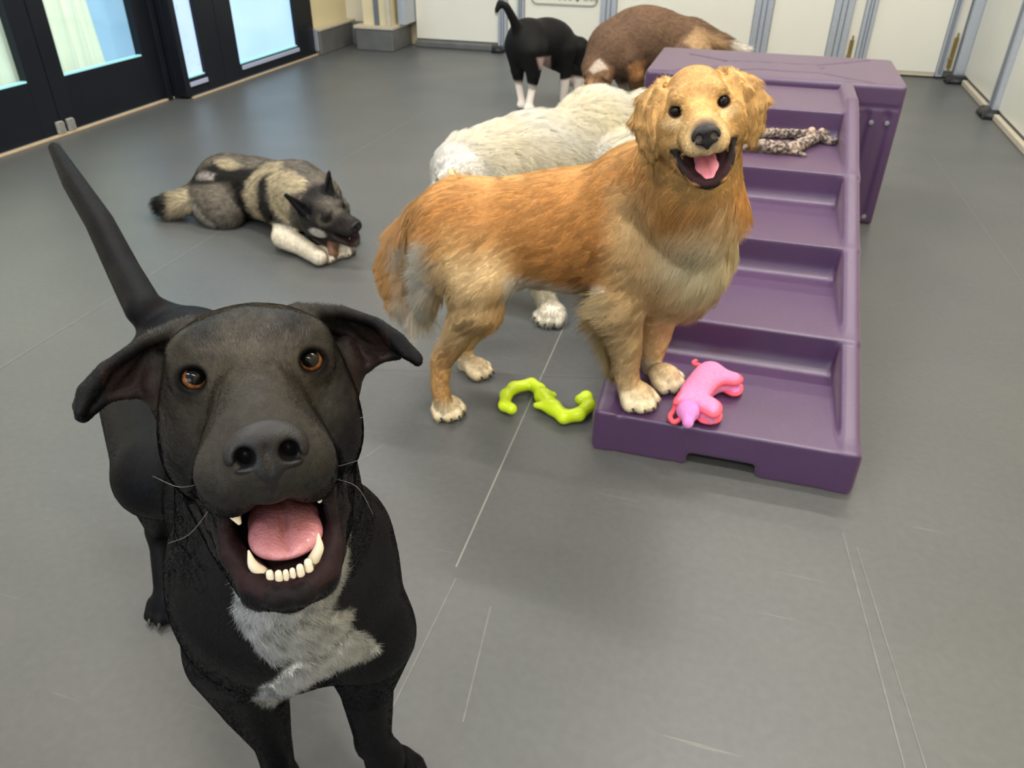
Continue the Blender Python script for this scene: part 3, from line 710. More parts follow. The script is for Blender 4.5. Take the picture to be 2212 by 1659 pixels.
def pig_toy():
    zt = .106; Mp = mat('pink_plush', srgb(240, 140, 190), .85, noise=.10, nscale=140, bump=1.0, bscale=260); Mr = mat('coral_piping', srgb(246, 92, 112), .7, bump=.6, bscale=300); Ml = mat('lilac_fleece', srgb(226, 142, 212), .9, noise=.08, nscale=90, bump=1.2, bscale=300)
    g = lambda a, b, z=.0: flo(a, b, zt+.028+z)
    top = [(1461, 858), (1470, 842), (1490, 812), (1508, 789), (1522, 785), (1548, 788), (1577, 796), (1600, 803), (1601, 812), (1588, 817), (1566, 815), (1549, 822), (1537, 836), (1532, 850), (1546, 855), (1557, 866), (1554, 880), (1541, 886), (1523, 876), (1502, 864), (1482, 861)]
    low = [(1552, 822), (1566, 834), (1584, 843), (1599, 840), (1603, 826), (1590, 818)], [(1506, 876), (1512, 896), (1530, 903), (1552, 900), (1557, 884), (1530, 880)]
    def slab(m, poly, z0, z1, r, k):
        W_ = np.array([flo(a, b_, zt+z1)[:2] for a, b_ in poly])
        def f(X, Y, Z):
            XX, YY = np.broadcast_arrays(X[:, :, 0], Y[:, :, 0]); d = sdpoly(XX, YY, W_)[:, :, None]+r; dz = np.abs(Z-zt-(z0+z1)/2)-(z1-z0)/2+r
            return np.minimum(np.maximum(d, dz), 0)+np.sqrt(np.maximum(d, 0)**2+np.maximum(dz, 0)**2)-r
        m.func(f, (*W_.min(0), zt+z0), (*W_.max(0), zt+z1), k); return W_
    m = Model(); Wt_ = slab(m, top, .004, .052, .013, .0)
    m.cap(g(1500, 848, .006), g(1535, 806, .006), .030, .028, k=.02)
    P, F = m.mesh(.0025, smooth=2); P[:, 2] = np.maximum(zt, P[:, 2])
    o = arr_obj('pig_toy', P, F, Mp, origin=(*g(1510, 860)[:2], zt)); tag(o, 'pink plush pig toy with coral piping on the lowest purple tread', 'dog toy')
    LL = []
    for lw in low:
        m = Model(); LL.append(slab(m, lw, .0, .024, .010, .0)); P, F = m.mesh(.0025, smooth=2); P[:, 2] = np.maximum(zt, P[:, 2]); arr_obj('leg', P, F, Ml, parent=o)
    L1, L2 = LL
    m = Model(); m.ell(g(1487, 888, -.002), (.027, .025, .024), k=.01); m.cap(g(1487, 892), g(1486, 914, -.008), .016, .0125, k=.012)
    P, F = m.mesh(.0025, smooth=2); P[:, 2] = np.maximum(P[:, 2], zt); arr_obj('snout', P, F, Ml, parent=o)
    def pipe(W_, z, r): q = [np.array([*v, zt+z]) for v in W_]; q.append(q[0]); v, f = tube(q, [r]*len(q), 8, 3); arr_obj('piping', v, f, Mr, parent=o)
    pipe(Wt_, .037, .0062); pipe(L1, .012, .005); pipe(L2, .012, .005)
    for pts, r in (([(1461, 862, .03), (1456, 885, .016), (1447, 900, .010), (1455, 912, .008), (1467, 907, .010)], .006), ([(1510, 788, .036), (1502, 788, .034), (1498, 783, .034), (1503, 780, .034)], .0055)):
        v, f = tube([flo(a, b_, zt+z) for a, b_, z in pts], [r]*len(pts), 8, 4); arr_obj('piping', v, f, Mr, parent=o)
pig_toy()
def rope_toy():
    zt = .402
    m1 = bpy.data.materials.new('grey_cotton_rope'); m1.use_nodes = True; nt = m1.node_tree; n = nt.nodes; b = n['Principled BSDF']
    tc = n.new('ShaderNodeTexCoord'); t = n.new('ShaderNodeTexNoise'); t.inputs['Scale'].default_value = 90; nt.links.new(tc.outputs['Object'], t.inputs['Vector'])
    r = n.new('ShaderNodeValToRGB'); e = r.color_ramp.elements; e[0].position = .40; e[1].position = .62; e[0].color = (*srgb(58, 54, 54), 1); e[1].color = (*srgb(178, 160, 146), 1)
    nt.links.new(t.outputs['Fac'], r.inputs['Fac']); nt.links.new(r.outputs['Color'], b.inputs['Base Color']); b.inputs['Roughness'].default_value = .9
    bp = n.new('ShaderNodeBump'); bp.inputs['Strength'].default_value = 1; bp.inputs['Distance'].default_value = .004; nt.links.new(t.outputs['Fac'], bp.inputs['Height']); nt.links.new(bp.outputs['Normal'], b.inputs['Normal'])
    def strand(pts, R, tw, z):
        q = [flo(a, b_, zt+z) for a, b_ in pts]; Q = np.array(q); L = np.linalg.norm(np.diff(Q, axis=0), axis=1).sum(); n_ = 40
        s = np.linspace(0, 1, n_); cum = np.r_[0, np.cumsum(np.linalg.norm(np.diff(Q, axis=0), axis=1))]/L; C_ = np.column_stack([np.interp(s, cum, Q[:, i]) for i in range(3)])
        T = np.gradient(C_, axis=0); T /= np.linalg.norm(T, axis=1)[:, None]; U = np.cross(T, [0, 0, 1]); U /= np.linalg.norm(U, axis=1)[:, None]; V_ = np.cross(U, T); parts = []
        for k in range(3):
            a = 2*np.pi*k/3+s*L*tw; parts.append(tube(C_+(U*np.cos(a)[:, None]+V_*np.sin(a)[:, None])*R*.5, np.full(n_, R*.62)*(1+.12*np.sin(s*55+k)), 8, 1))
        return parts
    parts = strand([(1560, 300), (1625, 288), (1680, 287), (1725, 290), (1760, 291)], .016, 90, .020)+strand([(1560, 312), (1625, 312), (1680, 318), (1715, 318), (1738, 308)], .019, 80, .022)
    parts += [tube([flo(a, b_, zt+z) for a, b_, z in pp], rr, 8, 4) for pp, rr in (
        (((1735, 308, .02), (1755, 300, .024), (1785, 288, .022), (1806, 278, .02)), (.016, .020, .016, .008)), (((1780, 300, .018), (1798, 306, .014), (1812, 300, .010)), (.014, .012, .006)), (((1700, 325, .012), (1725, 330, .010), (1742, 336, .006)), (.012, .009, .003)))]
    P, F = join(parts); P[:, 2] = np.maximum(P[:, 2], zt+.001)
    o = arr_obj('rope_toy', P, F, m1, origin=(*flo(1690, 305, zt)[:2], zt)); tag(o, 'frayed grey braided rope tug toy lying on the fourth purple tread', 'dog toy')
    Mk = mat('pink_cotton_knot', srgb(216, 178, 158), .9, bump=1, bscale=200)
    P, F = join([tube([flo(1752, 283, zt+.03), flo(1760, 275, zt+.035), flo(1770, 274, zt+.035), flo(1775, 284, zt+.03)], [.012, .015, .015, .012], 10, 4)]); tag(arr_obj('knot', P, F, Mk, parent=o), 'pale pink knot')
    # frayed ends
    pts = [flo(1800, 285, zt+.02), flo(1812, 302, zt+.015)]
rope_toy()
# ================================================================== dogs: shared head
class Head:
    """local frame: x = the dog's own right, y = forward along the muzzle, z = up"""
    def __init__(s, R, t, sc=1.0): s.R, s.t, s.sc = np.array(R), np.array(t, float), sc
    def w(s, p): return s.R@(np.array(p, float)*s.sc)+s.t
    def M(s, rx=0, ry=0, rz=0):
        cx, sx, cy, sy, cz, sz = np.cos(rx), np.sin(rx), np.cos(ry), np.sin(ry), np.cos(rz), np.sin(rz)
        A = np.array([[1, 0, 0], [0, cx, -sx], [0, sx, cx]]); B = np.array([[cy, 0, sy], [0, 1, 0], [-sy, 0, cy]]); D = np.array([[cz, -sz, 0], [sz, cz, 0], [0, 0, 1]])
        return s.R@D@B@A
    def loc(s, P): return ((np.asarray(P)-s.t)@s.R)/s.sc
    def ell(s, m, c, r, k=.01, op='u', rot=(0, 0, 0)): m.ell(s.w(c), np.array(r)*s.sc, s.M(*rot), k*s.sc, op)
    def cap(s, m, a, b, ra, rb=None, k=.01, op='u'): m.cap(s.w(a), s.w(b), ra*s.sc, None if rb is None else rb*s.sc, k*s.sc, op)
    def chain(s, m, pts, rs, k=.01, op='u'): m.chain([s.w(q) for q in pts], [r*s.sc for r in rs], k*s.sc, op)
    def tri(s, m, a, b, c, r, k=.004, op='u'): m.tri(s.w(a), s.w(b), s.w(c), r*s.sc, k*s.sc, op)
    def sheet(s, m, grid, r, k=.004):
        """bent sheet from rows of points"""
        T = []
        for i in range(len(grid)-1):
            for j in range(len(grid[i])-1):
                a, b, c, d = [s.w(v) for v in (grid[i][j], grid[i][j+1], grid[i+1][j], grid[i+1][j+1])]
                T += [(a, b, d), (a, d, c)]
        m.sheet(T, r*s.sc, k*s.sc, .0015)

def eye(H, c, r, gaze, iris, parent, pupil=.42, name='eye'):
    """eyeball with its pole towards the gaze point; iris and pupil are rings of the surface"""
    g = np.array(gaze, float)-H.w(c); g /= np.linalg.norm(g); M = frame(g, (0.01, 0, 1)); M = np.array([M[:, 0], -M[:, 2], M[:, 1]]).T
    V, F = sphere(H.w(c), r*H.sc, M, 40, 40)
    th = np.arange(41)*np.pi/40; lat = np.repeat(th, 40); C = np.zeros((len(V), 3)); C[:] = (.10, .07, .055)
    a0 = .98; lim = lat < a0; C[lim] = (.006, .004, .003)
    ir = (lat < a0-.10) & (lat > pupil); q = np.clip((lat-pupil)/(a0-.1-pupil), 0, 1)
    ph = np.tile(2*np.pi*np.arange(40)/40, 41); st = 1+.25*np.sin(ph*9)+.15*np.sin(ph*17+1)
    C[ir] = (np.array(iris)[None]*(1.2-.7*q[:, None])*st[:, None])[ir]; C[lat <= pupil] = (.002, .002, .002)
    o = arr_obj(name, V, F, M_eye, C, parent); return o
M_eye = bpy.data.materials.new('wet_eye'); M_eye.use_nodes = True
def _eye():
    nt = M_eye.node_tree; n = nt.nodes; b = n['Principled BSDF']; a = n.new('ShaderNodeAttribute'); a.attribute_name = 'coat'
    nt.links.new(a.outputs['Color'], b.inputs['Base Color']); b.inputs['Roughness'].default_value = .25; b.inputs['Specular IOR Level'].default_value = .1; b.inputs['Coat Weight'].default_value = .7; b.inputs['Coat Roughness'].default_value = .01; b.inputs['Coat IOR'].default_value = 1.38
_eye()
M_nose = mat('black_nose_leather', (.009, .0085, .010), .42, bump=.25, bscale=900, noise=.2, nscale=60, spec=.35)
M_tongue = mat('pink_tongue', srgb(200, 134, 142), .33, noise=.10, nscale=60, bump=.5, bscale=450, sss=.25, coat=.3)
M_tongue2 = mat('light_pink_tongue', srgb(232, 146, 166), .35, noise=.06, nscale=60, bump=.4, bscale=400, sss=.2, coat=.2)
M_tooth = mat('ivory_tooth', srgb(238, 226, 204), .25, sss=.2, coat=.4, noise=.03)
M_gum = mat('dark_wet_gum', srgb(52, 30, 32), .25, bump=.6, bscale=150, noise=.35, nscale=70, coat=.5)

def nose(H, c, s, parent, vox=.0012):
    m = Model(); x, y, z = c
    H.ell(m, (x, y, z), (.0215*s, .012*s, .0155*s), .004)
    for q in (-1, 1):
        H.ell(m, (x+q*.0125*s, y+.003*s, z-.002*s), (.0095*s, .009*s, .0105*s), .005)
    H.cap(m, (x, y+.004*s, z-.012*s), (x, y-.001*s, z-.024*s), .0075*s, .004*s, .006)
    H.ell(m, (x, y+.003*s, z+.0075*s), (.013*s, .008*s, .006*s), .006)
    for q in (-1, 1):
        H.ell(m, (x+q*.0115*s, y+.0125*s, z-.002*s), (.0056*s, .018*s, .0060*s), .003, 's')
        H.cap(m, (x+q*.0125*s, y+.011*s, z-.004*s), (x+q*.021*s, y+.003*s, z-.0085*s), .0022*s, .0014*s, .002, 's')
    H.cap(m, (x, y+.0125*s, z+.002*s), (x, y+.010*s, z-.026*s), .0011*s, .0011*s, .002, 's')
    P, F = m.mesh(vox, smooth=1); return arr_obj('nose', P, F, M_nose, parent=parent)
def tooth(H, a, b, ra, rb, parent, mid=None):
    pts = [H.w(a)] + ([H.w(mid)] if mid else []) + [H.w(b)]; rs = [ra*H.sc]+([(.72*ra+.28*rb)*H.sc] if mid else [])+[rb*H.sc]
    V, F = tube(pts, rs, 12, 4); return arr_obj('tooth', V, F, M_tooth, parent=parent)
# ================================================================== black dog in the foreground
def black_dog():
    H = Head([[-0.8116, 0.5444, -0.2118], [-0.5833, -0.7358, 0.344], [0.0314, 0.4027, 0.9148]], [-0.3121, 0.404, 0.8108])
    m = Model()
    # ---- trunk
    rp = lambda px, dep: px*dep/FPX
    D = at
    rump = np.array([-.835, .925, .408]); loin = np.array([-.70, .80, .425]); rib = np.array([-.55, .67, .43]); chest = D(615, 1235, .83)
    m.ell(rump, (.092, .12, .118), frame((-.73, .68, 0)), .04)
    m.cap(rump, loin, .10, .092, .05); m.cap(loin, rib, .090, .106, .05); m.cap(rib, chest, .106, .108, .05)
    m.ell(D(625, 1300, .85), (.108, .090, .100), frame((.6, -.8, -.1)), .04)
    m.cap(D(522, 1350, .87), D(492, 1180, .84), .056, .050, .03); m.cap(D(764, 1320, .86), D(742, 1150, .84), .050, .046, .03)
    # neck up to the head
    m.cap(D(600, 1210, .80), H.w((0, -.045, -.035)), .098, .066, .04)
    m.cap(D(610, 1240, .74), H.w((-.003, .0, -.075)), .062, .040, .03)
    # front legs
    L1 = [D(520, 1400, .90), D(548, 1500, .97), D(590, 1600, 1.055), D(606, 1680, 1.12)]
    m.chain(L1, [.062, .043, .0245, .022], .03)
    R1 = [D(790, 1370, .89), D(792, 1480, .97), D(806, 1590, 1.045), D(832, 1640, 1.08)]
    m.chain(R1, [.058, .034, .0245, .022], .03)
    m.cap(D(574, 1612, 1.055), D(578, 1622, 1.06), .009, k=.012); m.cap(D(784, 1606, 1.04), D(786, 1618, 1.05), .009, k=.012)
    def paw(c, ang, s, z0=0.0):
        d = np.array([np.cos(ang), np.sin(ang), 0]); q = np.array([-d[1], d[0], 0]); c = np.array([c[0], c[1], z0])
        m.ell(c+np.array([0, 0, .024*s]), (.031*s, .034*s, .024*s), frame(d), .012)
        for k, (o, f) in enumerate(((-.024, .020), (-.009, .034), (.009, .034), (.024, .020))):
            b_ = c+q*o*s+np.array([0, 0, .021*s]); e = c+q*o*1.25*s+d*f*s+np.array([0, 0, .013*s])
            m.cap(b_, e, .0155*s, .0125*s, .004)
        return [(c+q*o*1.25*s+d*f*s+np.array([0, 0, .013*s])+d*.011*s, d) for o, f in ((-.024, .020), (-.009, .034), (.009, .034), (.024, .020))]
    claws = []
    pR = flo(856, 1672, .02); claws += paw(pR, math.atan2(-.75, .55), 1.12); m.cap(R1[-1], pR+np.array([0, 0, .012]), .024, .026, .02)
    pL = flo(616, 1748, .02); claws += paw(pL, math.atan2(-.8, .25), 1.12); m.cap(L1[-1], pL+np.array([0, 0, .012]), .023, .026, .02)
    # hind legs: thigh, stifle, hock, paw (the dog's right one shows left of the forelegs)
    for hip, knee, hock, toe, ang in ((np.array([-.872, .858, .40]), D(345, 1025, 1.06), np.array([-.915, .83, .12]), flo(366, 1300, .02), math.atan2(-.85, .45)),
                                      (np.array([-.77, .98, .39]), np.array([-.66, .88, .30]), np.array([-.74, .99, .12]), np.array([-.70, .93, .02]), math.atan2(-.7, .6))):
        m.cap(hip, knee, .082, .056, .03); m.cap(knee, hock, .050, .022, .03); m.cap(hock, toe+np.array([0, 0, .015]), .021, .022, .02)
        claws += paw(toe, ang, 1.0)
    # tail
    m.chain([np.array([-.893, .975, .462]), D(312, 668, 1.30), D(270, 590, 1.36), D(215, 480, 1.42), D(160, 395, 1.48), D(118, 320, 1.54)], [.038, .031, .028, .025, .021, .012], .02)
    # ---- head
    H.ell(m, (0, -.012, .000), (.064, .072, .056), .015); H.ell(m, (0, .020, .030), (.048, .035, .024), .03)
    for q in (-1, 1):
        H.ell(m, (q*.040, .004, -.034), (.031, .052, .044), .02)
        H.ell(m, (q*.030, .040, .033), (.018, .014, .011), .022)
        H.cap(m, (q*.016, .06, -.030), (q*.0185, .128, -.030), .024, .0215, .012)       # flews
        H.cap(m, (q*.034, .035, -.052), (q*.0225, .112, -.044), .017, .0165, .012)
        H.ell(m, (q*.036, .043, .0185), (.0155, .014, .0135), .010)                      # around the eye
    H.cap(m, (0, .035, .006), (0, .125, -.008), .031, .0235, .018)
    H.cap(m, (0, .10, -.018), (0, .138, -.020), .026, .0205, .012)
    for q in (-1, 1): H.cap(m, (q*.0115-.0015, .165, -.017), (q*.010-.0015, .128, -.018), .0062, .0050, .003, 's')
    H.cap(m, (0, .136, -.032), (0, .137, -.040), .011, .009, .010)
    # mouth cavity, cut before the jaw goes in
    H.cap(m, (0, -.002, -.072), (-.002, .125, -.083), .0265, .026, .006, 's')
    H.cap(m, (-.002, .05, -.072), (-.002, .11, -.085), .029, .024, .006, 's')
    # lower jaw: two rami and the chin
    rim = [(.042, .035, -.069), (.0355, .06, -.0775), (.0285, .09, -.0925), (.0185, .110, -.1045), (.006, .121, -.1125), (-.010, .1215, -.1135), (-.0235, .107, -.110), (-.0320, .09, -.0990), (-.040, .065, -.0835), (-.045, .035, -.071)]
    for a, b in zip(rim[:-1], rim[1:]): H.cap(m, a, b, .0068, .0068, .006)
    H.chain(m, [(-.001, .0, -.105), (-.002, .06, -.117), (-.002, .105, -.119)], [.030, .022, .0125], .012)
    for q in (-1, 1): H.chain(m, [(q*.042, -.01, -.078), (q*.034-.002, .05, -.096), (q*.018-.002, .105, -.114)], [.020, .014, .011], .010)
    # floor of the mouth
    H.chain(m, [(-.002, .03, -.101), (-.002, .07, -.108), (-.002, .105, -.113)], [.020, .017, .011], .008)
    # loose lip at the corners
    for q in (-1, 1):
        x = q*.040-.002
        H.sheet(m, [[(x+q*.001, .022, -.052), (x-q*.001, .060, -.058), (x-q*.008, .085, -.060)], [(x+q*.002, .020, -.078), (x-q*.0005, .062, -.080), (x-q*.006, .085, -.090)]], .0042, .006)
    # ears: image-left (x > 0) hangs out and folds; image-right (x < 0) lifts and folds
    def P_(*a): return a
    H.sheet(m, [[(.042, -.012, .048), (.070, -.005, .040), (.094, .002, .027), (.108, .010, .016)],
                [(.052, -.030, .036), (.074, -.012, .026), (.096, -.001, .014), (.116, .006, .004)],
                [(.060, -.022, .012), (.078, -.010, .012), (.096, -.002, .009), (.113, .010, -.004)], [(.058, -.016, -.016), (.074, -.010, .002), (.084, -.004, .006), (.098, .002, .006)]], .0026, .006)
    H.chain(m, [(.040, -.006, .050), (.070, .001, .0425), (.096, .006, .028), (.1105, .014, .013), (.1135, .020, .001)], [.006, .0042, .0036, .0034, .003], .006)
    H.sheet(m, [[(.096, .006, .028), (.110, .012, .016), (.1165, .004, .007)], [(.100, .010, .016), (.1125, .018, .004), (.1155, .012, -.002)]], .0026, .004)
    H.chain(m, [(.064, -.010, -.006), (.069, -.004, .010), (.066, -.010, .026)], [.009, .007, .006], .008)
    H.sheet(m, [[(-.040, -.012, .050), (-.068, -.006, .0455), (-.090, .0, .036), (-.105, .008, .024)],
                [(-.050, -.030, .036), (-.072, -.018, .028), (-.092, -.008, .018), (-.106, .002, .012)],
                [(-.060, -.022, .010), (-.078, -.012, .010), (-.092, -.004, .010), (-.104, .006, .009)], [(-.058, -.016, -.016), (-.074, -.010, -.002), (-.082, -.004, .002), (-.092, .002, .008)]], .0026, .006)
    H.chain(m, [(-.036, -.006, .051), (-.068, .0, .0475), (-.090, .005, .037), (-.106, .012, .022), (-.1165, .020, .0065)], [.006, .0042, .0036, .0034, .0028], .006)
    H.sheet(m, [[(-.092, .006, .035), (-.107, .012, .021), (-.117, .018, .008)], [(-.098, .010, .020), (-.108, .018, .010), (-.1155, .022, .004)]], .0026, .004)
    H.chain(m, [(-.066, -.010, -.010), (-.071, -.004, .006), (-.068, -.010, .022)], [.009, .007, .006], .008)
    # almond eye openings
    for q, zz in ((1, .0180), (-1, .0195)):
        H.ell(m, (q*.0378, .0600, zz), (.0086, .012, .0076), .003, 's', (0, q*.12, 0))
        H.ell(m, (q*.0370, .0440, zz), (.0107, .0107, .0107), .001, 's')
    lo, hi = m.bounds(.012)
    # fine skin for the head, coarser for the trunk, from the same shapes; the two meet on a shared cut
    hc = H.w((0, .02, -.03)); hl, hh = hc-np.array([.155, .165, .155]), hc+np.array([.155, .165, .155])
    P1, F1 = m.mesh(.0016, hl-.004, hh+.004, smooth=1)
    P2, F2 = m.mesh(.0042, lo, hi, smooth=2)
    in1 = np.all((P1 > hl) & (P1 < hh), axis=1); F1 = F1[np.all(in1[F1], axis=1)]
    in2 = np.all((P2 > hl+.003) & (P2 < hh-.003), axis=1); F2 = F2[~np.all(in2[F2], axis=1)]
    def used(P, F):
        u = np.unique(F); mp = -np.ones(len(P), int); mp[u] = np.arange(len(u)); return P[u], mp[F]
    P1, F1 = used(P1, F1); P2, F2 = used(P2, F2)
    P2[:, 2] = np.maximum(P2[:, 2], .0)
    P, F = join([(P1, F1), (P2, F2)]); N = vnormals(P, F)
    # ---- coat: black, face lightened for light caught on short hair, brownish ears, white throat and chest
    C = np.tile(np.array([.0042, .0044, .0058]), (len(P), 1)); C *= (1+.25*wob(P, 60, 1))[:, None]
    q = H.loc(P)
    C = paint(C, np.clip(blob(q, (0, .045, .03), (.058, .12, .055), 1.0), 0, 1), (.036, .031, .0235)); C = C*(1+.22*np.clip(wob(P, 420, 4)+wob(P, 810, 2), -1.2, 1.4)[:, None])
    C = paint(C, blob(q, (0, .125, -.02), (.045, .045, .035), .6)*.8, (.036, .033, .029))
    inear = np.clip((np.abs(q[:, 0])-.062)*160, 0, 1)*np.clip((N@H.R[:, 1])*3, 0, 1)*np.clip((.034-q[:, 2])*120, 0, 1)*(np.abs(q[:, 0]) < .098)*(q[:, 2] > -.02)
    C = paint(C, inear*.5, (.028, .016, .014))
    brow = np.clip(blob(q, (.029, .050, .046), (.010, .02, .007), 1.2)+blob(q, (-.029, .050, .046), (.010, .02, .007), 1.2), 0, 1); C = paint(C, brow*.8, (.006, .006, .007))
    for q_, zz in ((1, .018), (-1, .0195)): C = paint(C, blob(q, (q_*.0378, .052, zz), (.0118, .02, .0108), .25), (.004, .0035, .0035))
    gum = np.clip(1-np.min([blob_d(q, a, b) for a, b in zip(rim[:-1], rim[1:])], axis=0)/.010, 0, 1)*2
    gum = np.clip(gum, 0, 1)*(q[:, 1] > .02); C = paint(C, gum, (.015, .0105, .0115)); 
    inside = (np.abs(q[:, 0]+.002) < .037)*(q[:, 1] > .0)*(q[:, 1] < .125)*(q[:, 2] < -.050)*(q[:, 2] > -.112)*np.clip((N@H.R[:, 2])*3+.6, 0, 1); C = paint(C, np.clip(inside, 0, 1)*.9, (.018, .009, .010))
    white = [(508, 1195), (520, 1275), (512, 1325), (545, 1380), (590, 1425), (628, 1400), (640, 1425), (612, 1460), (562, 1492), (556, 1508), (620, 1500), (700, 1455), (770, 1425), (818, 1398), (795, 1378), (765, 1375), (742, 1335), (752, 1325), (712, 1320), (728, 1280), (745, 1200), (742, 1130), (728, 1090), (700, 1200), (600, 1285)]
    nothead = np.clip((-.100-q[:, 2])*90, 0, 1)*np.clip(1-(q[:, 2]+.118 > 0)*(q[:, 1] > .055), 0, 1)*np.clip((np.min([blob_d(q, a, b) for a, b in zip(rim[:-1], rim[1:])], axis=0)-.017)*150, 0, 1)
    ww = polyw(P, N, white, 16, 12, 70)*nothead
    C = paint(C, ww, (.80, .81, .83)); tick = np.clip(wob(P, 230, 5)*2.2+.1, 0, 1)*np.clip(1-np.abs(proj(P)[1]-1330)/110, 0, 1)
    C = paint(C, tick*ww*.4, (.06, .06, .065))
    feet = flo(600, 1500, 0)
    dog = arr_obj('dog', P, F, M_blackcoat, C, origin=(-.60, .72, 0))
    tag(dog, 'black short-haired dog with white chest, mouth open, looking up into the camera', 'dog')
    for q_, zz in ((1, .0180), (-1, .0195)):
        o = eye(H, (q_*.0370, .0440, zz), .0112, CP+np.array([0.02, 0, .05]), (.19, .070, .022), dog, .55)
    nose(H, (-.0015, .1470, -.0150), 1.02, dog)
    # tongue with its groove
    t = Model(); H.chain(t, [(-.003, .02, -.088), (-.004, .06, -.088), (-.0045, .09, -.0905), (-.0045, .106, -.0965)], [.0, .0, 0, 0], .001)
    t = Model()
    for a, b, ra, rb in (((-.003, .015, -.080), (-.004, .06, -.082), (.024, .03, .009), 0), ((-.0045, .062, -.083), 0, (.0235, .034, .0085), 0), ((-.0045, .088, -.0885), 0, (.0225, .022, .0075), 0)):
        H.ell(t, a, ra, .012, 'u', (-.25, 0, 0))
    H.chain(t, [(-.004, .03, -.0705), (-.0045, .065, -.0735), (-.0045, .098, -.084), (-.0045, .112, -.094)], [.0022, .0020, .0018, .0012], .005, 's')
    P3, F3 = t.mesh(.0013, smooth=2); arr_obj('tongue', P3, F3, M_tongue, parent=dog)
    g = Model(); H.chain(g, [(.0165, .098, -.0985), (.0095, .112, -.1035), (-.0045, .116, -.1045), (-.016, .110, -.1035), (-.0225, .098, -.098)], [.0045, .0045, .004, .0045, .0045], .004); P3, F3 = g.mesh(.0013, smooth=1); arr_obj('gum', P3, F3, M_gum, parent=dog)
    tooth(H, (.0125, .109, -.1005), (.0178, .1165, -.0825), .0041, .0007, dog, (.0168, .1135, -.0925)); tooth(H, (-.0185, .108, -.0995), (-.0236, .1165, -.0808), .0041, .0007, dog, (-.0228, .113, -.0905))
    for x, y, z, r in ((.0080, .1160, -.0985, .0026), (.0030, .1180, -.0990, .0025), (-.0013, .1185, -.0990, .0020), (-.0052, .1185, -.0988, .0020), (-.0098, .1175, -.0982, .0026), (-.0150, .1150, -.0970, .0029)):
        tooth(H, (x, y-.001, z-.0055), (x, y+.001, z), r*1.05, r*.85, dog)
    tooth(H, (.0245, .098, -.056), (.0215, .101, -.0685), .0050, .0016, dog, (.0235, .101, -.062)); tooth(H, (-.0300, .092, -.052), (-.0278, .098, -.0650), .0046, .0016, dog, (-.0295, .096, -.058))
    for c, d in claws:
        v, f = tube([c-d*.006+np.array([0, 0, .002]), c+d*.003, c+d*.008+np.array([0, 0, -.006])], [.0036, .003, .0012], 8, 3); arr_obj('claw', v, f, M_claw, parent=dog)
    # ---- fur: short sheen everywhere, longer on throat and chest
    ln = np.full(len(P), .0050); ln = ln*(1-.0*gum); ln = ln*(1-np.clip(gum+inside, 0, 1))
    ln = ln*(1-.55*np.clip((np.abs(q[:, 0])-.066)*160, 0, 1)*(q[:, 2] > -.02)*(q[:, 1] < .05))
    nearn = blob(q, (0, .150, -.014), (.026, .024, .022), .5); ln *= (1-nearn)
    for q_, zz in ((1, .018), (-1, .0195)): ln *= 1-blob(q, (q_*.0375, .053, zz), (.014, .02, .0125), .3)
    ln = ln*(1-.6*blob(q, (0, .12, -.02), (.05, .05, .045), .4)); ln = ln+ww*.019
    thr = polyw(P, N, white, 60, 0, 50)*nothead; ln = ln+thr*.006*(1-ww)
    back = H.R[:, 1]*-1
    body_d = np.array([-.35, .45, -1.0]); isH = np.clip(1-np.linalg.norm(q-np.array([0, .03, -.02]), axis=1)/.13, 0, 1)*3; isH = np.clip(isH, 0, 1)[:, None]
    comb = isH*back+(1-isH)*body_d+.35*np.column_stack([wob(P, 14, 1), wob(P, 14, 2), wob(P, 14, 3)])
    den = 1+7*isH[:, 0]+3*ww+2*np.clip((P[:, 1] < .62), 0, 1)
    wv = paint(C, ww, (.92, .93, .96)); wv = paint(wv, ww*np.clip(wob(P, 260, 5)*2.4-.15, 0, 1)*np.clip(1-np.abs(proj(P)[1]-1320)/120, 0, 1)*.8, (.08, .08, .09))
    fur('fur', dog, P, F, N, wv, 380000, ln, comb, M_blackhair, lift=.24, rad=.00017, clump=.007, clumpw=.4, dens=den, seg=3, cvar=.6, jit=.22, gain=1.15)
    # whiskers
    wm = mat('pale_whisker', (.22, .21, .2), .4)
    for a, b, c in (((.037, .085, -.060), (.050, .10, -.070), (.062, .105, -.072)), ((-.038, .085, -.055), (-.052, .10, -.060), (-.060, .10, -.080)), ((-.036, .10, -.045), (-.055, .11, -.040), (-.072, .105, -.034)), ((-.063, .03, -.03), (-.074, .03, -.027), (-.082, .03, -.018)), ((.036, .1, -.04), (.05, .11, -.038), (.064, .105, -.03))):
        v, f = tube([H.w(a), H.w(b), H.w(c)], [.00016, .00013, .00007], 5, 5); arr_obj('whisker', v, f, wm, parent=dog)
def blob_d(q, a, b):
    a, b = np.array(a), np.array(b); ba = b-a; t = np.clip(((q-a)@ba)/(ba@ba), 0, 1); return np.linalg.norm(q-a-t[:, None]*ba, axis=1)
M_blackcoat = coat_mat('black_coat', rough=.50, spec=.08, sheen=.0, bump=.35, bscale=900)
M_blackhair = hair_mat('black_fur', rough=.42, spec=.22)
M_claw = mat('dark_claw', (.03, .026, .024), .35)
black_dog()
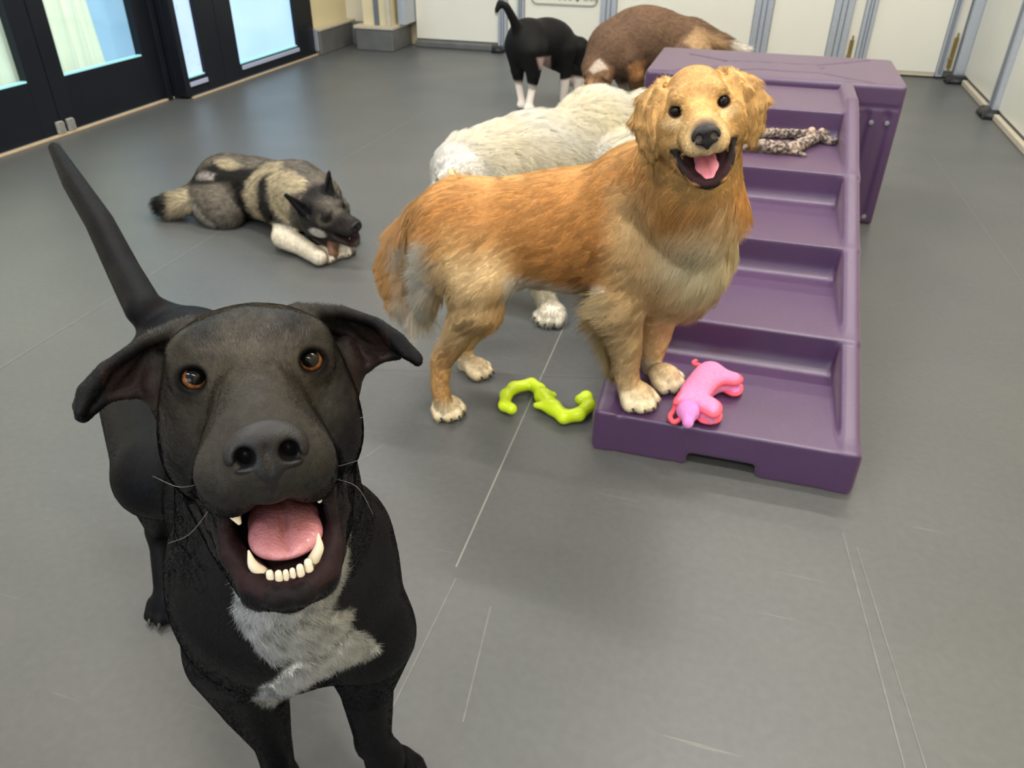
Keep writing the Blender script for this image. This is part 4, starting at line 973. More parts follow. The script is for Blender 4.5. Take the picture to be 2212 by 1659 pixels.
# ================================================================== golden dog
M_furmat = hair_mat('long_fur', rough=.55, spec=.25)
M_lightcoat = coat_mat('light_coat', rough=.75, spec=.15, bump=.5, bscale=500)
def add_paw(m, c, ang, s, z0=0.0, claws=None):
    d = np.array([np.cos(ang), np.sin(ang), 0]); q = np.array([-d[1], d[0], 0]); c = np.array([c[0], c[1], z0])
    m.ell(c+np.array([0, 0, .024*s]), (.031*s, .034*s, .024*s), frame(d), .012)
    for o, f in ((-.023, .018), (-.008, .032), (.008, .032), (.023, .018)):
        b_ = c+q*o*s+np.array([0, 0, .021*s]); e = c+q*o*1.25*s+d*f*s+np.array([0, 0, .014*s])
        m.cap(b_, e, .0155*s, .0135*s, .0025)
        if claws is not None: claws.append((e+d*.012*s, d))
    return c+np.array([0, 0, .02*s])
def dog_head(H, m, jaw=True, wide=1.0, cheek=1.0, shut=0.0):
    """generic retriever / spitz skull; shut = 1 closes the mouth"""
    H.ell(m, (0, -.010, .004), (.062*wide, .070, .056), .015)
    for q in (-1, 1):
        H.ell(m, (q*.038*wide, .008, -.026), (.030*cheek, .048, .042), .02)
        H.ell(m, (q*.027, .044, .036), (.018, .016, .012), .014)
        H.cap(m, (q*.017, .055, -.024), (q*.017, .112, -.026), .024, .0195, .012)
        H.ell(m, (q*.036, .041, .018), (.0145, .013, .0125), .010)
        H.ell(m, (q*.040, .030, -.002), (.022, .026, .018), .015)
    H.cap(m, (0, .030, .004), (0, .112, -.006), .030, .0215, .018)
    H.cap(m, (0, .122, -.026), (0, .121, -.036), .011, .009, .008)
    if jaw:
        dz = .030*shut
        H.cap(m, (0, .012, -.064), (0, .112, -.070), .024, .020, .006, 's')
        if shut < .5:
            rim = [(.047, .045, -.040), (.044, .062, -.056), (.036, .08, -.072), (.023, .098, -.086), (.008, .106, -.0935), (-.008, .106, -.0935), (-.023, .098, -.086), (-.036, .08, -.072), (-.044, .062, -.056), (-.047, .045, -.040)]
            H.chain(m, rim, [.004]+[.0065]*8+[.004], .006)
        rim2 = [(0, .0, -.082), (0, .05, -.092+dz), (0, .09, -.094+dz)]; H.chain(m, rim2, [.032, .022, .012], .014)
        for q in (-1, 1): H.chain(m, [(q*.040, -.005, -.055), (q*.030, .05, -.076+dz), (q*.016, .088, -.088+dz)], [.020, .015, .010], .012)
    else:
        H.chain(m, [(0, .0, -.070), (0, .06, -.060), (0, .105, -.050)], [.032, .022, .014], .014)

def golden():
    H = Head([[-0.955, 0.1605, -0.2494], [-0.1743, -0.9841, 0.0341], [-0.24, 0.0761, 0.9678]], [-0.0817, 1.3626, 0.806])
    m = Model(); A = ony; YM = 1.58
    ax = frame((1, 0, .06))
    m.ell(A(1285, 498, YM), (.105, .21, .135), ax, .03)                    # rib cage
    m.ell(A(1130, 500, YM), (.098, .20, .110), ax, .05); m.cap(A(1010, 495, YM), A(1270, 488, YM), .092, .098, .05)
    m.ell(A(1000, 505, YM), (.098, .115, .112), ax, .05)                   # pelvis
    m.ell(A(1385, 470, 1.56), (.105, .12, .14), frame((1, -.1, .3)), .05)    # shoulders
    m.ell(A(1478, 520, 1.50), (.092, .10, .125), frame((1, -.5, .25)), .05)      # fore chest
    m.ell(A(1460, 610, 1.53), (.070, .08, .06), frame((1, -.3, 0)), .04)
    m.chain([A(1400, 420, 1.55), A(1465, 385, 1.47), H.w((0, -.045, -.03))], [.098, .090, .074], .05)   # neck
    m.cap(A(1520, 440, 1.42), H.w((0, -.01, -.085)), .075, .052, .05)
    # near hind leg
    claws = []
    m.chain([A(1000, 505, 1.552), A(1035, 610, 1.49), A(1040, 665, 1.48)], [.084, .068, .050], .07)
    m.chain([A(1025, 655, 1.485), A(985, 730, 1.48), A(953, 782, 1.48), A(950, 830, 1.475), A(958, 875, 1.475)], [.052, .033, .0245, .0225, .0225], .03)
    add_paw(m, flo(965, 893), -.75, 1.08, 0, claws)
    m.chain([A(1010, 520, 1.64), A(1050, 620, 1.68), A(1050, 670, 1.70), A(1003, 745, 1.72), A(1005, 790, 1.72)], [.085, .060, .040, .024, .022], .03)
    add_paw(m, flo(1028, 808), -.15, 1.02, 0, claws)
    # fore legs on the lowest tread
    z1 = .1065
    m.chain([A(1370, 530, 1.50), A(1338, 650, 1.49)], [.080, .050], .04)
    m.chain([A(1340, 640, 1.49), A(1352, 740, 1.50), A(1352, 800, 1.52), A(1360, 845, 1.53)], [.050, .036, .030, .0265], .03)
    add_paw(m, flo(1374, 872, z1), -.85, 1.15, z1, claws)
    m.chain([A(1450, 540, 1.64), A(1428, 650, 1.65), A(1420, 720, 1.66), A(1405, 780, 1.68), A(1412, 812, 1.68)], [.072, .046, .034, .028, .025], .03)
    add_paw(m, flo(1432, 832, z1), -.45, 1.15, z1, claws)
    # tail, hanging behind
    m.chain([A(985, 440, 1.58), A(925, 462, 1.60), A(876, 515, 1.62), A(852, 578, 1.63), A(868, 635, 1.63), A(896, 672, 1.62)], [.040, .038, .042, .048, .042, .020], .03)
    m.chain([A(940, 480, 1.57), A(920, 540, 1.59), A(925, 610, 1.60), A(925, 660, 1.60)], [.034, .038, .034, .018], .03)
    # head
    dog_head(H, m, True, 1.06, 1.15)
    H.cap(m, (0, -.02, .03), (0, .01, .035), .042, .040, .02)
    # ears
    for q, pts in ((1, [[(.044, -.030, .056), (.055, -.008, .056), (.058, .010, .050), (.050, .012, .044)], [(.080, -.030, .040), (.086, -.005, .036), (.076, .012, .028), (.058, .012, .024)], [(.104, -.015, .010), (.101, .005, .007), (.084, .018, .0), (.060, .014, .000)], [(.098, -.005, -.022), (.095, .010, -.024), (.080, .018, -.028), (.062, .014, -.020)], [(.088, .005, -.048), (.085, .012, -.050), (.076, .015, -.044), (.066, .010, -.036)]]),
                   (-1, [[(-.046, -.030, .052), (-.058, -.008, .052), (-.060, .010, .046), (-.050, .012, .042)], [(-.082, -.030, .036), (-.090, -.005, .030), (-.078, .014, .024), (-.058, .012, .020)], [(-.108, -.015, .002), (-.104, .005, -.002), (-.084, .018, -.008), (-.060, .014, -.004)], [(-.100, -.005, -.030), (-.096, .010, -.034), (-.080, .018, -.034), (-.062, .014, -.026)], [(-.084, .005, -.058), (-.080, .012, -.060), (-.074, .015, -.052), (-.064, .010, -.042)]])):
        H.sheet(m, pts, .0055, .010)
    for q in (1, -1):
        H.ell(m, (q*.0372, .0570, .0185), (.0088, .012, .0078), .003, 's'); H.ell(m, (q*.0366, .0425, .0185), (.0108,)*3, .001, 's')
    hc = H.w((0, .02, -.02)); e = np.array([.15, .16, .15]); hl, hh = hc-e, hc+e
    P1, F1 = m.mesh(.0022, hl-.006, hh+.006, smooth=1); P2, F2 = m.mesh(.0055, smooth=2)
    P, F = stitch(P1, F1, P2, F2, hl, hh); N = vnormals(P, F)
    P[:, 2] = np.where(P[:, 0] < -.24, np.maximum(P[:, 2], 0), np.maximum(P[:, 2], 0))
    q = H.loc(P); hw = np.clip((.145-np.linalg.norm(q-np.array([0, .03, -.01]), axis=1))*40, 0, 1)
    # ---- coat
    G1, G2, G3, CR, WH = [np.array(srgb(*c)) for c in ((182, 130, 76), (212, 168, 112), (230, 198, 150), (242, 226, 194), (248, 243, 232))]
    C = np.tile(G2, (len(P), 1))
    px, py, pz = proj(P)
    C = paint(C, polyw(P, N, [(880, 470), (930, 420), (1000, 408), (1180, 372), (1330, 355), (1400, 350), (1410, 420), (1340, 470), (1310, 560), (1290, 640), (1200, 620), (1110, 560), (1040, 500), (960, 490), (900, 540)], 70, 14, 30), G1)
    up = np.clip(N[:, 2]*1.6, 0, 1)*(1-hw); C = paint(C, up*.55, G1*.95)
    C = paint(C, polyw(P, N, [(1210, 430), (1300, 430), (1320, 620), (1260, 640), (1190, 610), (1120, 600), (1110, 520)], 90, 14, 30)*.4, srgb(176, 118, 62))
    C = paint(C, polyw(P, N, [(940, 560), (1080, 560), (1110, 610), (1060, 700), (1000, 770), (930, 780), (920, 640)], 60, 10, 30), G3)
    C = paint(C, polyw(P, N, [(1330, 640), (1430, 640), (1500, 640), (1480, 860), (1440, 900), (1300, 900), (1290, 700)], 60, 10, 30)*.9, G3)
    C = paint(C, polyw(P, N, [(1330, 420), (1400, 400), (1450, 560), (1420, 640), (1330, 620)], 60, 16, 30)*.6, G3)
    C = paint(C, polyw(P, N, [(1400, 350), (1640, 350), (1630, 450), (1560, 520), (1480, 500), (1440, 470)], 50, 16, 30)*.7, srgb(205, 142, 76))
    C = paint(C, polyw(P, N, [(1430, 500), (1500, 490), (1590, 460), (1620, 500), (1590, 620), (1540, 650), (1480, 610), (1440, 570)], 80, 22, 30), np.array(srgb(255, 236, 196)))
    C = paint(C, polyw(P, N, [(1095, 600), (1300, 630), (1300, 680), (1100, 650)], 30, 10, 40)*.95, WH)
    C = paint(C, polyw(P, N, [(880, 540), (930, 500), (945, 620), (960, 720), (930, 730), (900, 650)], 26, 6, 40), WH)
    C = paint(C, polyw(P, N, [(920, 760), (990, 760), (1000, 930), (920, 930)], 30, 10, 40)*.5, srgb(196, 150, 98)); 
    paws = np.clip((flo(1374, 872, z1)[2]+.065-P[:, 2])*30, 0, 1)*(P[:, 0] > -.3)+np.clip((.075-P[:, 2])*25, 0, 1)*(P[:, 0] < -.3); C = paint(C, np.clip(paws, 0, 1)*.9, CR)
    # face
    C = paint(C, hw*.9, srgb(214, 168, 108)); C = paint(C, hw*blob(q, (0, .10, -.035), (.045, .06, .04), .8), srgb(232, 200, 150))
    for s_ in (1, -1):
        C = paint(C, blob(q, (s_*.038, .05, .002), (.022, .03, .010), .8)*hw*.7, srgb(240, 208, 160)); C = paint(C, np.clip((np.abs(q[:, 0])-.066)*60, 0, 1)*hw, srgb(216, 170, 110))
        C = paint(C, blob(q, (s_*.0372, .050, .0185), (.0125, .02, .0115), .25)*hw, (.02, .013, .010))
    C = paint(C, blob(q, (0, .128, -.012), (.024, .018, .024), .5), (.10, .08, .07))
    lip = np.min([blob_d(q, a, b) for a, b in (((.047, .045, -.040), (.036, .08, -.072)), ((.036, .08, -.072), (.008, .106, -.0935)), ((.008, .106, -.0935), (-.008, .106, -.0935)), ((-.047, .045, -.040), (-.036, .08, -.072)), ((-.036, .08, -.072), (-.008, .106, -.0935)))], axis=0)
    dark = np.clip((.0105-lip)*300, 0, 1)*hw; C = paint(C, dark, (.016, .012, .013))
    ins = (np.abs(q[:, 0]) < .036)*(q[:, 1] > 0)*(q[:, 1] < .115)*(q[:, 2] < -.046)*(q[:, 2] > -.096)*np.clip(N@H.R[:, 2]*3+.8, 0, 1)*hw; C = paint(C, np.clip(ins, 0, 1), (.03, .012, .014))
    C = np.clip(C*(1+.10*wob(P, 40, 2))[:, None], 0, 1)
    dog = arr_obj('dog', P, F, M_lightcoat, C, origin=(-.35, 1.57, 0)); tag(dog, 'golden long-haired dog standing with front paws on the purple stairs, head turned to the camera', 'dog')
    for s_ in (1, -1): eye(H, (s_*.0366, .0425, .0185), .0112, CP+np.array([.1, 0, .1]), (.030, .013, .008), dog, .5)
    nose(H, (0, .1265, -.0125), .98, dog, .0016)
    t = Model(); H.ell(t, (0, .045, -.066), (.020, .035, .008), .01, 'u', (-.35, 0, 0)); H.ell(t, (0, .082, -.078), (.0215, .027, .007), .01, 'u', (-.45, 0, 0)); H.chain(t, [(0, .04, -.0565), (0, .08, -.0695), (0, .100, -.080)], [.002]*3, .005, 's')
    v, f = t.mesh(.0016, smooth=2); arr_obj('tongue', v, f, M_tongue2, parent=dog)
    for c, d in claws:
        v, f = tube([c-d*.006+np.array([0, 0, .0]), c+d*.003, c+d*.007+np.array([0, 0, -.006])], [.003, .0026, .001], 8, 3); arr_obj('claw', v, f, M_claw, parent=dog)
    # ---- fur
    body = 1-hw
    ln = .016+.010*np.clip(N[:, 2], 0, 1)*body
    ln = np.where(hw > .5, .008+.007*np.clip((np.abs(q[:, 0])-.066)*60, 0, 1)+.008*np.clip((.01-q[:, 1])*30, 0, 1), ln)
    ruff = polyw(P, N, [(1390, 380), (1430, 350), (1470, 400), (1560, 420), (1650, 340), (1640, 500), (1590, 620), (1500, 680), (1400, 640), (1360, 520)], 60, 0, 30)*body; ln += ruff*.026
    belly = np.clip(-N[:, 2]*1.5, 0, 1)*body*(P[:, 2] > .28); ln += belly*.024
    tailw = np.clip(1-np.min([blob_d(P, a, b) for a, b in zip([A(985, 440, 1.58), A(925, 462, 1.60), A(876, 515, 1.62), A(852, 578, 1.63), A(868, 635, 1.63)], [A(925, 462, 1.60), A(876, 515, 1.62), A(852, 578, 1.63), A(868, 635, 1.63), A(896, 672, 1.62)])], axis=0)/.05, 0, 1); tailw = np.clip(tailw*4, 0, 1)*(px < 960); ln += tailw*.038
    breech = polyw(P, N, [(895, 500), (950, 480), (970, 640), (965, 740), (930, 740), (890, 640)], 30, 0, 30); ln += breech*.034
    feath = np.clip((1345-px)/25, 0, 1)*(px > 1290)*(py > 630)*(py < 800)*(P[:, 0] > -.33)*np.clip(-N[:, 0]*2+.2, 0, 1); ln += feath*.040
    low = np.clip((.20-P[:, 2]+.08*(P[:, 0] > -.25))*12, 0, 1); ln = ln*(1-low*.50*(1-np.clip(feath, 0, 1))); ln = np.where(paws > .5, .008, ln)
    ln = ln*(1-np.clip(dark+ins, 0, 1)); 
    for s_ in (1, -1): ln = ln*(1-blob(q, (s_*.0372, .052, .0185), (.0125, .02, .011), .3)*(hw > 0))
    muz = blob(q, (0, .10, -.02), (.045, .06, .05), .5)*hw; ln = ln*(1-.65*muz); ln = ln*(1-blob(q, (0, .127, -.014), (.026, .020, .022), .4))
    back = -H.R[:, 1]+.0*H.R[:, 2]; earw = np.clip((np.abs(q[:, 0])-.066)*60, 0, 1)*hw
    comb = np.tile(np.array([-.85, .05, -.55]), (len(P), 1))
    comb = comb*(1-low[:, None])+np.array([-.2, 0, -1.])*low[:, None]
    comb = comb*(1-ruff[:, None])+np.array([-.15, -.1, -1.])*ruff[:, None]; tw = np.clip(tailw+breech, 0, 1)[:, None]; comb = comb*(1-tw)+(np.array([-.05, 0, -1.])+np.array([-.9, 0, .3])*breech[:, None])*tw
    radial = (q/np.linalg.norm(q, axis=1)[:, None])@H.R.T
    hd = back+.5*radial*np.array([1, 1, 1]); comb = comb*(1-hw[:, None])+hd*hw[:, None]; comb = comb*(1-earw[:, None])+(-H.R[:, 2]*1.0)*earw[:, None]
    fw = np.clip(feath, 0, 1)[:, None]; comb = comb*(1-fw)+np.array([-1., 0, -.5])*fw
    comb = comb+.22*np.column_stack([wob(P, 22, 1), wob(P, 22, 2), wob(P, 22, 3)])
    fC = C*(1-.40*hw[:, None]); fC = paint(fC, np.clip(feath, 0, 1), srgb(238, 214, 170)); fC = paint(fC, np.clip(tailw*(px < 900)*1.0, 0, 1)*.55, srgb(226, 184, 138)); fC = paint(fC, np.clip(tailw*(px > 850)*(py > 500), 0, 1)*.8, WH)
    den = 1+2.2*hw+.8*np.clip(ruff+tailw+breech+feath, 0, 1)
    fur('fur', dog, P, F, N, fC, 210000, ln, comb, M_furmat, lift=.30, rad=.0006, grav=.10, clump=.014, clumpw=.7, dens=den, seg=5, cvar=.2, jit=.13, gain=1.5, lock=.7, grain=(-.8, 0, -.6))
def stitch(P1, F1, P2, F2, hl, hh, ov=.005):
    in1 = np.all((P1 > hl) & (P1 < hh), axis=1); F1 = F1[np.all(in1[F1], axis=1)]
    in2 = np.all((P2 > hl+ov) & (P2 < hh-ov), axis=1); F2 = F2[~np.all(in2[F2], axis=1)]
    def used(P, F):
        u = np.unique(F); mp = -np.ones(len(P), int); mp[u] = np.arange(len(u)); return P[u], mp[F]
    a, b = used(P1, F1), used(P2, F2); return join([a, b])
golden()
# ================================================================== the other four dogs
def two_res(m, H, v1, v2, half=.14, c=(0, .03, -.02)):
    hc = H.w(c); e = np.array([half]*3)*H.sc; hl, hh = hc-e, hc+e
    P1, F1 = m.mesh(v1, hl-.008, hh+.008, smooth=1); P2, F2 = m.mesh(v2, smooth=2)
    P, F = stitch(P1, F1, P2, F2, hl, hh, .006); P[:, 2] = np.maximum(P[:, 2], 0); return P, F, vnormals(P, F)
def ear_tri(H, m, q, base_in, base_out, tip, back=.02, r=.004):
    a, b, c = [np.array(v, float)*np.array([q, 1, 1]) for v in (base_in, base_out, tip)]; mid = (a+b)/2+np.array([0, -back, 0])
    H.tri(m, a, mid, c, r, .006); H.tri(m, b, mid, c, r, .006)
def darkeyes(H, dog, col_=(.02, .012, .008), r=.0108):
    for s_ in (1, -1): eye(H, (s_*.0366, .0425, .0185), r, H.w((s_*.0366*3, 1.0, .03)), col_, dog, .5)

A_ = ony
def white_dog():
    d = np.array([-.50, -.12, -.86]); H = Head(frame(d), A_(985, 388, 2.16), 1.08)
    m = Model(); ax = frame((-.55, -.62, 0))
    m.ell((-.47, 2.56, .415), (.150, .165, .165), ax, .05); m.ell((-.63, 2.37, .375), (.145, .24, .160), ax, .05); m.ell((-.74, 2.25, .35), (.125, .13, .135), ax, .05)
    m.chain([(-.74, 2.25, .38), (-.80, 2.20, .39), H.w((0, -.03, -.01))], [.120, .10, .075], .05)
    claws = []
    m.chain([(-.68, 2.19, .30), (-.61, 2.13, .22), (-.53, 2.09, .12), (-.495, 2.07, .05)], [.075, .050, .034, .030], .03); add_paw(m, flo(1192, 688, .01), -1.9, 1.25, 0, claws)
    m.chain([(-.78, 2.33, .30), (-.80, 2.33, .18), (-.79, 2.32, .05)], [.07, .045, .03], .03); add_paw(m, (-.80, 2.30), -2.3, 1.2)
    for o in ((.09, -.10), (-.07, .09)):
        b = np.array([-.46+o[0], 2.56+o[1], 0]); m.chain([b+np.array([0, 0, .38]), b+np.array([-.03, -.03, .24]), b+np.array([.05, .06, .14]), b+np.array([.03, .03, .04])], [.105, .065, .032, .028], .03); add_paw(m, b[:2]+np.array([.01, .01]), -2.3, 1.2)
    m.chain([(-.37, 2.68, .50), (-.31, 2.76, .42), (-.30, 2.80, .30), (-.33, 2.80, .22)], [.045, .04, .035, .02], .03)
    dog_head(H, m, True, 1.0, 1.1, 1.0)
    for q in (1, -1):
        s = lambda *a: (q*a[0], a[1], a[2])
        H.sheet(m, [[s(.046, -.035, .046), s(.052, .0, .046)], [s(.076, -.035, .020), s(.078, .005, .018)], [s(.080, -.030, -.020), s(.080, .005, -.022)], [s(.072, -.015, -.052), s(.072, .004, -.052)]], .006, .01)
    P, F, N = two_res(m, H, .0035, .0065)
    q = H.loc(P); px, py, pz = proj(P); hw = np.clip((.14-np.linalg.norm(q-np.array([0, .03, -.01]), axis=1))*40, 0, 1)
    Wt, Cm, Gd = np.array(srgb(254, 252, 246)), np.array(srgb(252, 244, 220)), np.array(srgb(238, 208, 150))
    C = np.tile(Cm, (len(P), 1)); C = paint(C, np.clip(wob(P, 9, 3)+.2, 0, 1)*.8, Wt)
    earw = np.clip((np.abs(q[:, 0])-.060)*70, 0, 1)*hw; C = paint(C, hw, Wt); C = paint(C, earw*.9, Gd)
    C = paint(C, polyw(P, N, [(1160, 240), (1190, 195), (1270, 180), (1340, 250), (1350, 320), (1300, 300), (1220, 260)], 40, 14, 20)*.6, srgb(246, 232, 190))
    for s_ in (1, -1): C = paint(C, blob(q, (s_*.037, .050, .0185), (.012, .02, .010), .3)*hw, (.02, .015, .012))
    dog = arr_obj('dog', P, F, M_lightcoat, C, origin=(-.60, 2.38, 0)); tag(dog, 'cream white fluffy dog standing behind the golden dog, head lowered to the left', 'dog')
    darkeyes(H, dog); nose(H, (0, .1265, -.0125), .98, dog, .0025)
    ln = .036+.018*np.clip(-N[:, 2], 0, 1); ln = np.where(hw > .5, .018, ln); low = np.clip((.16-P[:, 2])*14, 0, 1); ln = ln*(1-.65*low)
    ln *= 1-blob(q, (0, .127, -.014), (.026, .02, .022), .4)
    comb = np.tile(np.array([.55, .55, -.45]), (len(P), 1))*(1-hw[:, None])-H.R[:, 1]*hw[:, None]; comb = comb*(1-low[:, None])+np.array([0, 0, -1.])*low[:, None]; comb = comb*(1-earw[:, None])-H.R[:, 2]*earw[:, None]
    comb = comb+.3*np.column_stack([wob(P, 16, 1), wob(P, 16, 2), wob(P, 16, 3)])
    fur('fur', dog, P, F, N, C*(1-.25*hw[:, None]), 110000, ln, comb, M_furmat, lift=.75, rad=.0006, grav=.12, clump=.024, clumpw=.6, seg=4, cvar=.05, jit=.25)
    for c, d_ in claws: v, f = tube([c-d_*.006, c+d_*.003, c+d_*.007+np.array([0, 0, -.006])], [.003, .0026, .001], 8, 3); arr_obj('claw', v, f, M_claw, parent=dog)
white_dog()

def elkhound():
    H = Head([[-0.2985, 0.9533, -0.0465], [-0.9133, -0.2995, -0.2762], [-0.2772, -0.0399, 0.96]], [-1.3336, 2.2683, 0.1722])
    Z = lambda x, y: (300+x/4.254, 320+y/4.254)
    m = Model(); ax = frame((.95, -.3, 0))
    m.ell((-1.93, 2.58, .115), (.125, .14, .118), ax, .04); m.ell((-1.78, 2.55, .125), (.12, .17, .115), ax, .05); m.ell((-1.62, 2.49, .135), (.125, .16, .122), ax, .05)
    m.chain([(-1.55, 2.45, .16), (-1.44, 2.36, .175), H.w((0, -.035, -.02))], [.115, .105, .078], .05)
    m.ell(ony(468, 445, 2.47), (.085, .13, .092), frame((.9, -.3, -.2)), .03)         # near thigh
    m.ell(ony(497, 372, 2.74), (.06, .10, .06), frame((.9, .2, 0)), .03)
    claws = []
    m.chain([(-1.53, 2.40, .12), flo(612, 512, .055), flo(652, 532, .038), flo(690, 556, .032)], [.075, .042, .034, .028], .03); add_paw(m, flo(702, 562), -.75, 1.12, 0, claws)
    m.chain([(-1.43, 2.48, .10), flo(690, 505, .04), flo(728, 536, .03)], [.06, .035, .027], .03); add_paw(m, flo(741, 550), -.9, 1.05, 0, claws)
    m.chain([(-2.02, 2.60, .12), flo(400, 438, .07), flo(372, 444, .055), flo(352, 444, .05)], [.045, .045, .048, .036], .03)
    dog_head(H, m, True, .97, .9, .35)
    ear_tri(H, m, 1, (.036, -.030, .046), (.070, -.030, .004), (.092, -.052, .116)); ear_tri(H, m, 1, (.040, -.030, .040), (.066, -.010, .010), (.092, -.052, .116)); ear_tri(H, m, -1, (.030, -.022, .050), (.070, -.018, .026), (.098, -.040, .098))
    P, F, N = two_res(m, H, .003, .0055)
    q = H.loc(P); px, py, pz = proj(P); hw = np.clip((.135-np.linalg.norm(q-np.array([0, .03, 0.0]), axis=1))*40, 0, 1)
    G, DK, CRM, WH, BK = [np.array(srgb(*c)) for c in ((104, 97, 88), (44, 41, 40), (186, 172, 144), (226, 216, 196), (16, 15, 17))]
    C = np.tile(G, (len(P), 1)); C = C*(1+.25*wob(P, 45, 2))[:, None]
    zp = lambda L: [Z(*p) for p in L]
    C = paint(C, polyw(P, N, zp([(480, 330), (520, 230), (700, 130), (900, 190), (1100, 190), (1000, 300), (960, 420), (1080, 720), (1000, 700), (900, 480), (850, 330), (700, 320), (500, 340)]), 9, 3, 60), DK*.6)
    C = paint(C, polyw(P, N, zp([(700, 110), (820, 90), (960, 160), (880, 200), (760, 190)]), 8, 2, 60), CRM*.8)
    C = paint(C, polyw(P, N, zp([(520, 250), (600, 210), (720, 240), (680, 290), (560, 300)]), 6, 3, 90)*.8, srgb(170, 160, 158))
    C = paint(C, polyw(P, N, zp([(480, 440), (530, 520), (620, 640), (720, 700), (690, 740), (560, 640), (480, 520)]), 6, 1, 60)*.8, srgb(176, 170, 162))
    C = paint(C, polyw(P, N, zp([(1000, 300), (1100, 200), (1200, 140), (1340, 120), (1340, 175), (1180, 230), (1100, 310), (1090, 500), (1140, 620), (1200, 700), (1120, 690), (1010, 560), (970, 430)]), 6, 2, 60), CRM)
    C = paint(C, polyw(P, N, zp([(1110, 310), (1190, 240), (1170, 480), (1260, 620), (1380, 720), (1330, 740), (1200, 690), (1110, 560)]), 6, 2, 60), DK)
    C = paint(C, polyw(P, N, zp([(1200, 260), (1260, 200), (1400, 200), (1500, 260), (1560, 330), (1540, 400), (1400, 420), (1400, 600), (1390, 700), (1310, 640), (1230, 560), (1190, 420)]), 6, 2, 60), CRM)
    C = paint(C, polyw(P, N, zp([(1060, 740), (1240, 680), (1500, 760), (1860, 1000), (1860, 1120), (1600, 1100), (1250, 900)]), 6, 1, 60), WH)
    C = paint(C, polyw(P, N, zp([(1800, 850), (1900, 850), (1980, 1000), (1960, 1070), (1800, 1060)]), 6, 1, 60), WH)
    C = paint(C, polyw(P, N, zp([(300, 400), (440, 360), (500, 500), (480, 600), (290, 620)]), 5, 1, 60), CRM*.85); C = paint(C, np.clip((366-px)/6, 0, 1), BK)
    C = paint(C, hw*(1-0), DK*1.05); C = paint(C, hw*blob(q, (0, .05, .04), (.03, .06, .04), .9)*.6, G)
    for s_ in (1, -1):
        C = paint(C, blob(q, (s_*.045, .040, .014), (.024, .022, .020), 1.0)*hw*.35, CRM*.6); C = paint(C, blob(q, (s_*.042, .048, .018), (.017, .026, .013), .4)*hw, DK*.6)
        C = paint(C, blob(q, (s_*.062, .008, -.034), (.026, .032, .022), .4)*hw, srgb(205, 198, 188)); C = paint(C, blob(q, (s_*.036, .0500, .0185), (.011, .02, .009), .3)*hw, (.01, .008, .007))
    C = paint(C, hw*np.clip((q[:, 1]-.068)*60, 0, 1)*.9, srgb(48, 43, 42)); C = paint(C, hw*np.clip((q[:, 2]-.058)*90, 0, 1), BK); ed = np.minimum(blob_d(q, (.050, -.03, .03), (.092, -.052, .116)), blob_d(q, (-.05, -.02, .045), (-.098, -.040, .098))); C = paint(C, np.clip((.034-ed)*150, 0, 1)*(q[:, 2] > .028), BK); earz = np.clip((.034-ed)*150, 0, 1)*(q[:, 2] > .045)
    ins = (np.abs(q[:, 0]) < .030)*(q[:, 1] > 0.02)*(q[:, 1] < .11)*(q[:, 2] < -.046)*(q[:, 2] > -.085)*hw; C = paint(C, ins*1.0, srgb(46, 26, 30))
    dog = arr_obj('dog', P, F, M_greycoat, C, origin=(-1.65, 2.45, 0)); tag(dog, 'grey black and cream spitz dog lying on the floor chewing, near the black doors', 'dog')
    darkeyes(H, dog); nose(H, (0, .1265, -.0125), .98, dog, .0025)
    for x in (-.011, .011): tooth(H, (x, .090, -.078), (x*1.2, .097, -.064), .003, .001, dog)
    ln = np.full(len(P), .020); ln = np.where(hw > .5, .008, ln); ln = ln*(1-.6*polyw(P, N, zp([(1060, 740), (1240, 700), (1500, 760), (2000, 850), (1990, 1120), (1600, 1150), (1250, 950)]), 8, 0)); ln = ln+.018*(px < 405)
    ln = ln*(1-ins)*(1-blob(q, (0, .127, -.014), (.026, .02, .022), .4)); ln = ln*(1-.75*earz)
    comb = np.tile(np.array([-.9, .25, -.35]), (len(P), 1))*(1-hw[:, None])-H.R[:, 1]*hw[:, None]+.2*np.column_stack([wob(P, 20, 1), wob(P, 20, 2), wob(P, 20, 3)])
    fur('fur', dog, P, F, N, C, 90000, ln, comb, M_furmat, lift=.45, rad=.0005, grav=.1, clump=.014, clumpw=.35, seg=4, cvar=.32, jit=.2, dens=1+1.5*hw, gain=1.25)
    for c, d_ in claws: v, f = tube([c-d_*.006, c+d_*.003, c+d_*.007+np.array([0, 0, -.006])], [.003, .0026, .001], 8, 3); arr_obj('claw', v, f, M_claw, parent=dog)
    ch = Model(); ch.chain([flo(722, 503, .10), flo(720, 522, .065), flo(717, 546, .03)], [.020, .022, .019], .01); ch.ell(flo(716, 548, .028), (.024, .024, .02), k=.01); v, f = ch.mesh(.003, smooth=2); v[:, 2] = np.maximum(v[:, 2], .002)
    tag(arr_obj('chew_stick', v, f, mat('brown_chew', srgb(122, 84, 64), .5, noise=.25, nscale=60, bump=.6), origin=(*flo(717, 546, 0)[:2], 0)), 'brown chew stick held between the paws of the lying grey dog', 'dog chew')
M_greycoat = coat_mat('grey_coat', rough=.75, spec=.15, bump=.5, bscale=500)
elkhound()

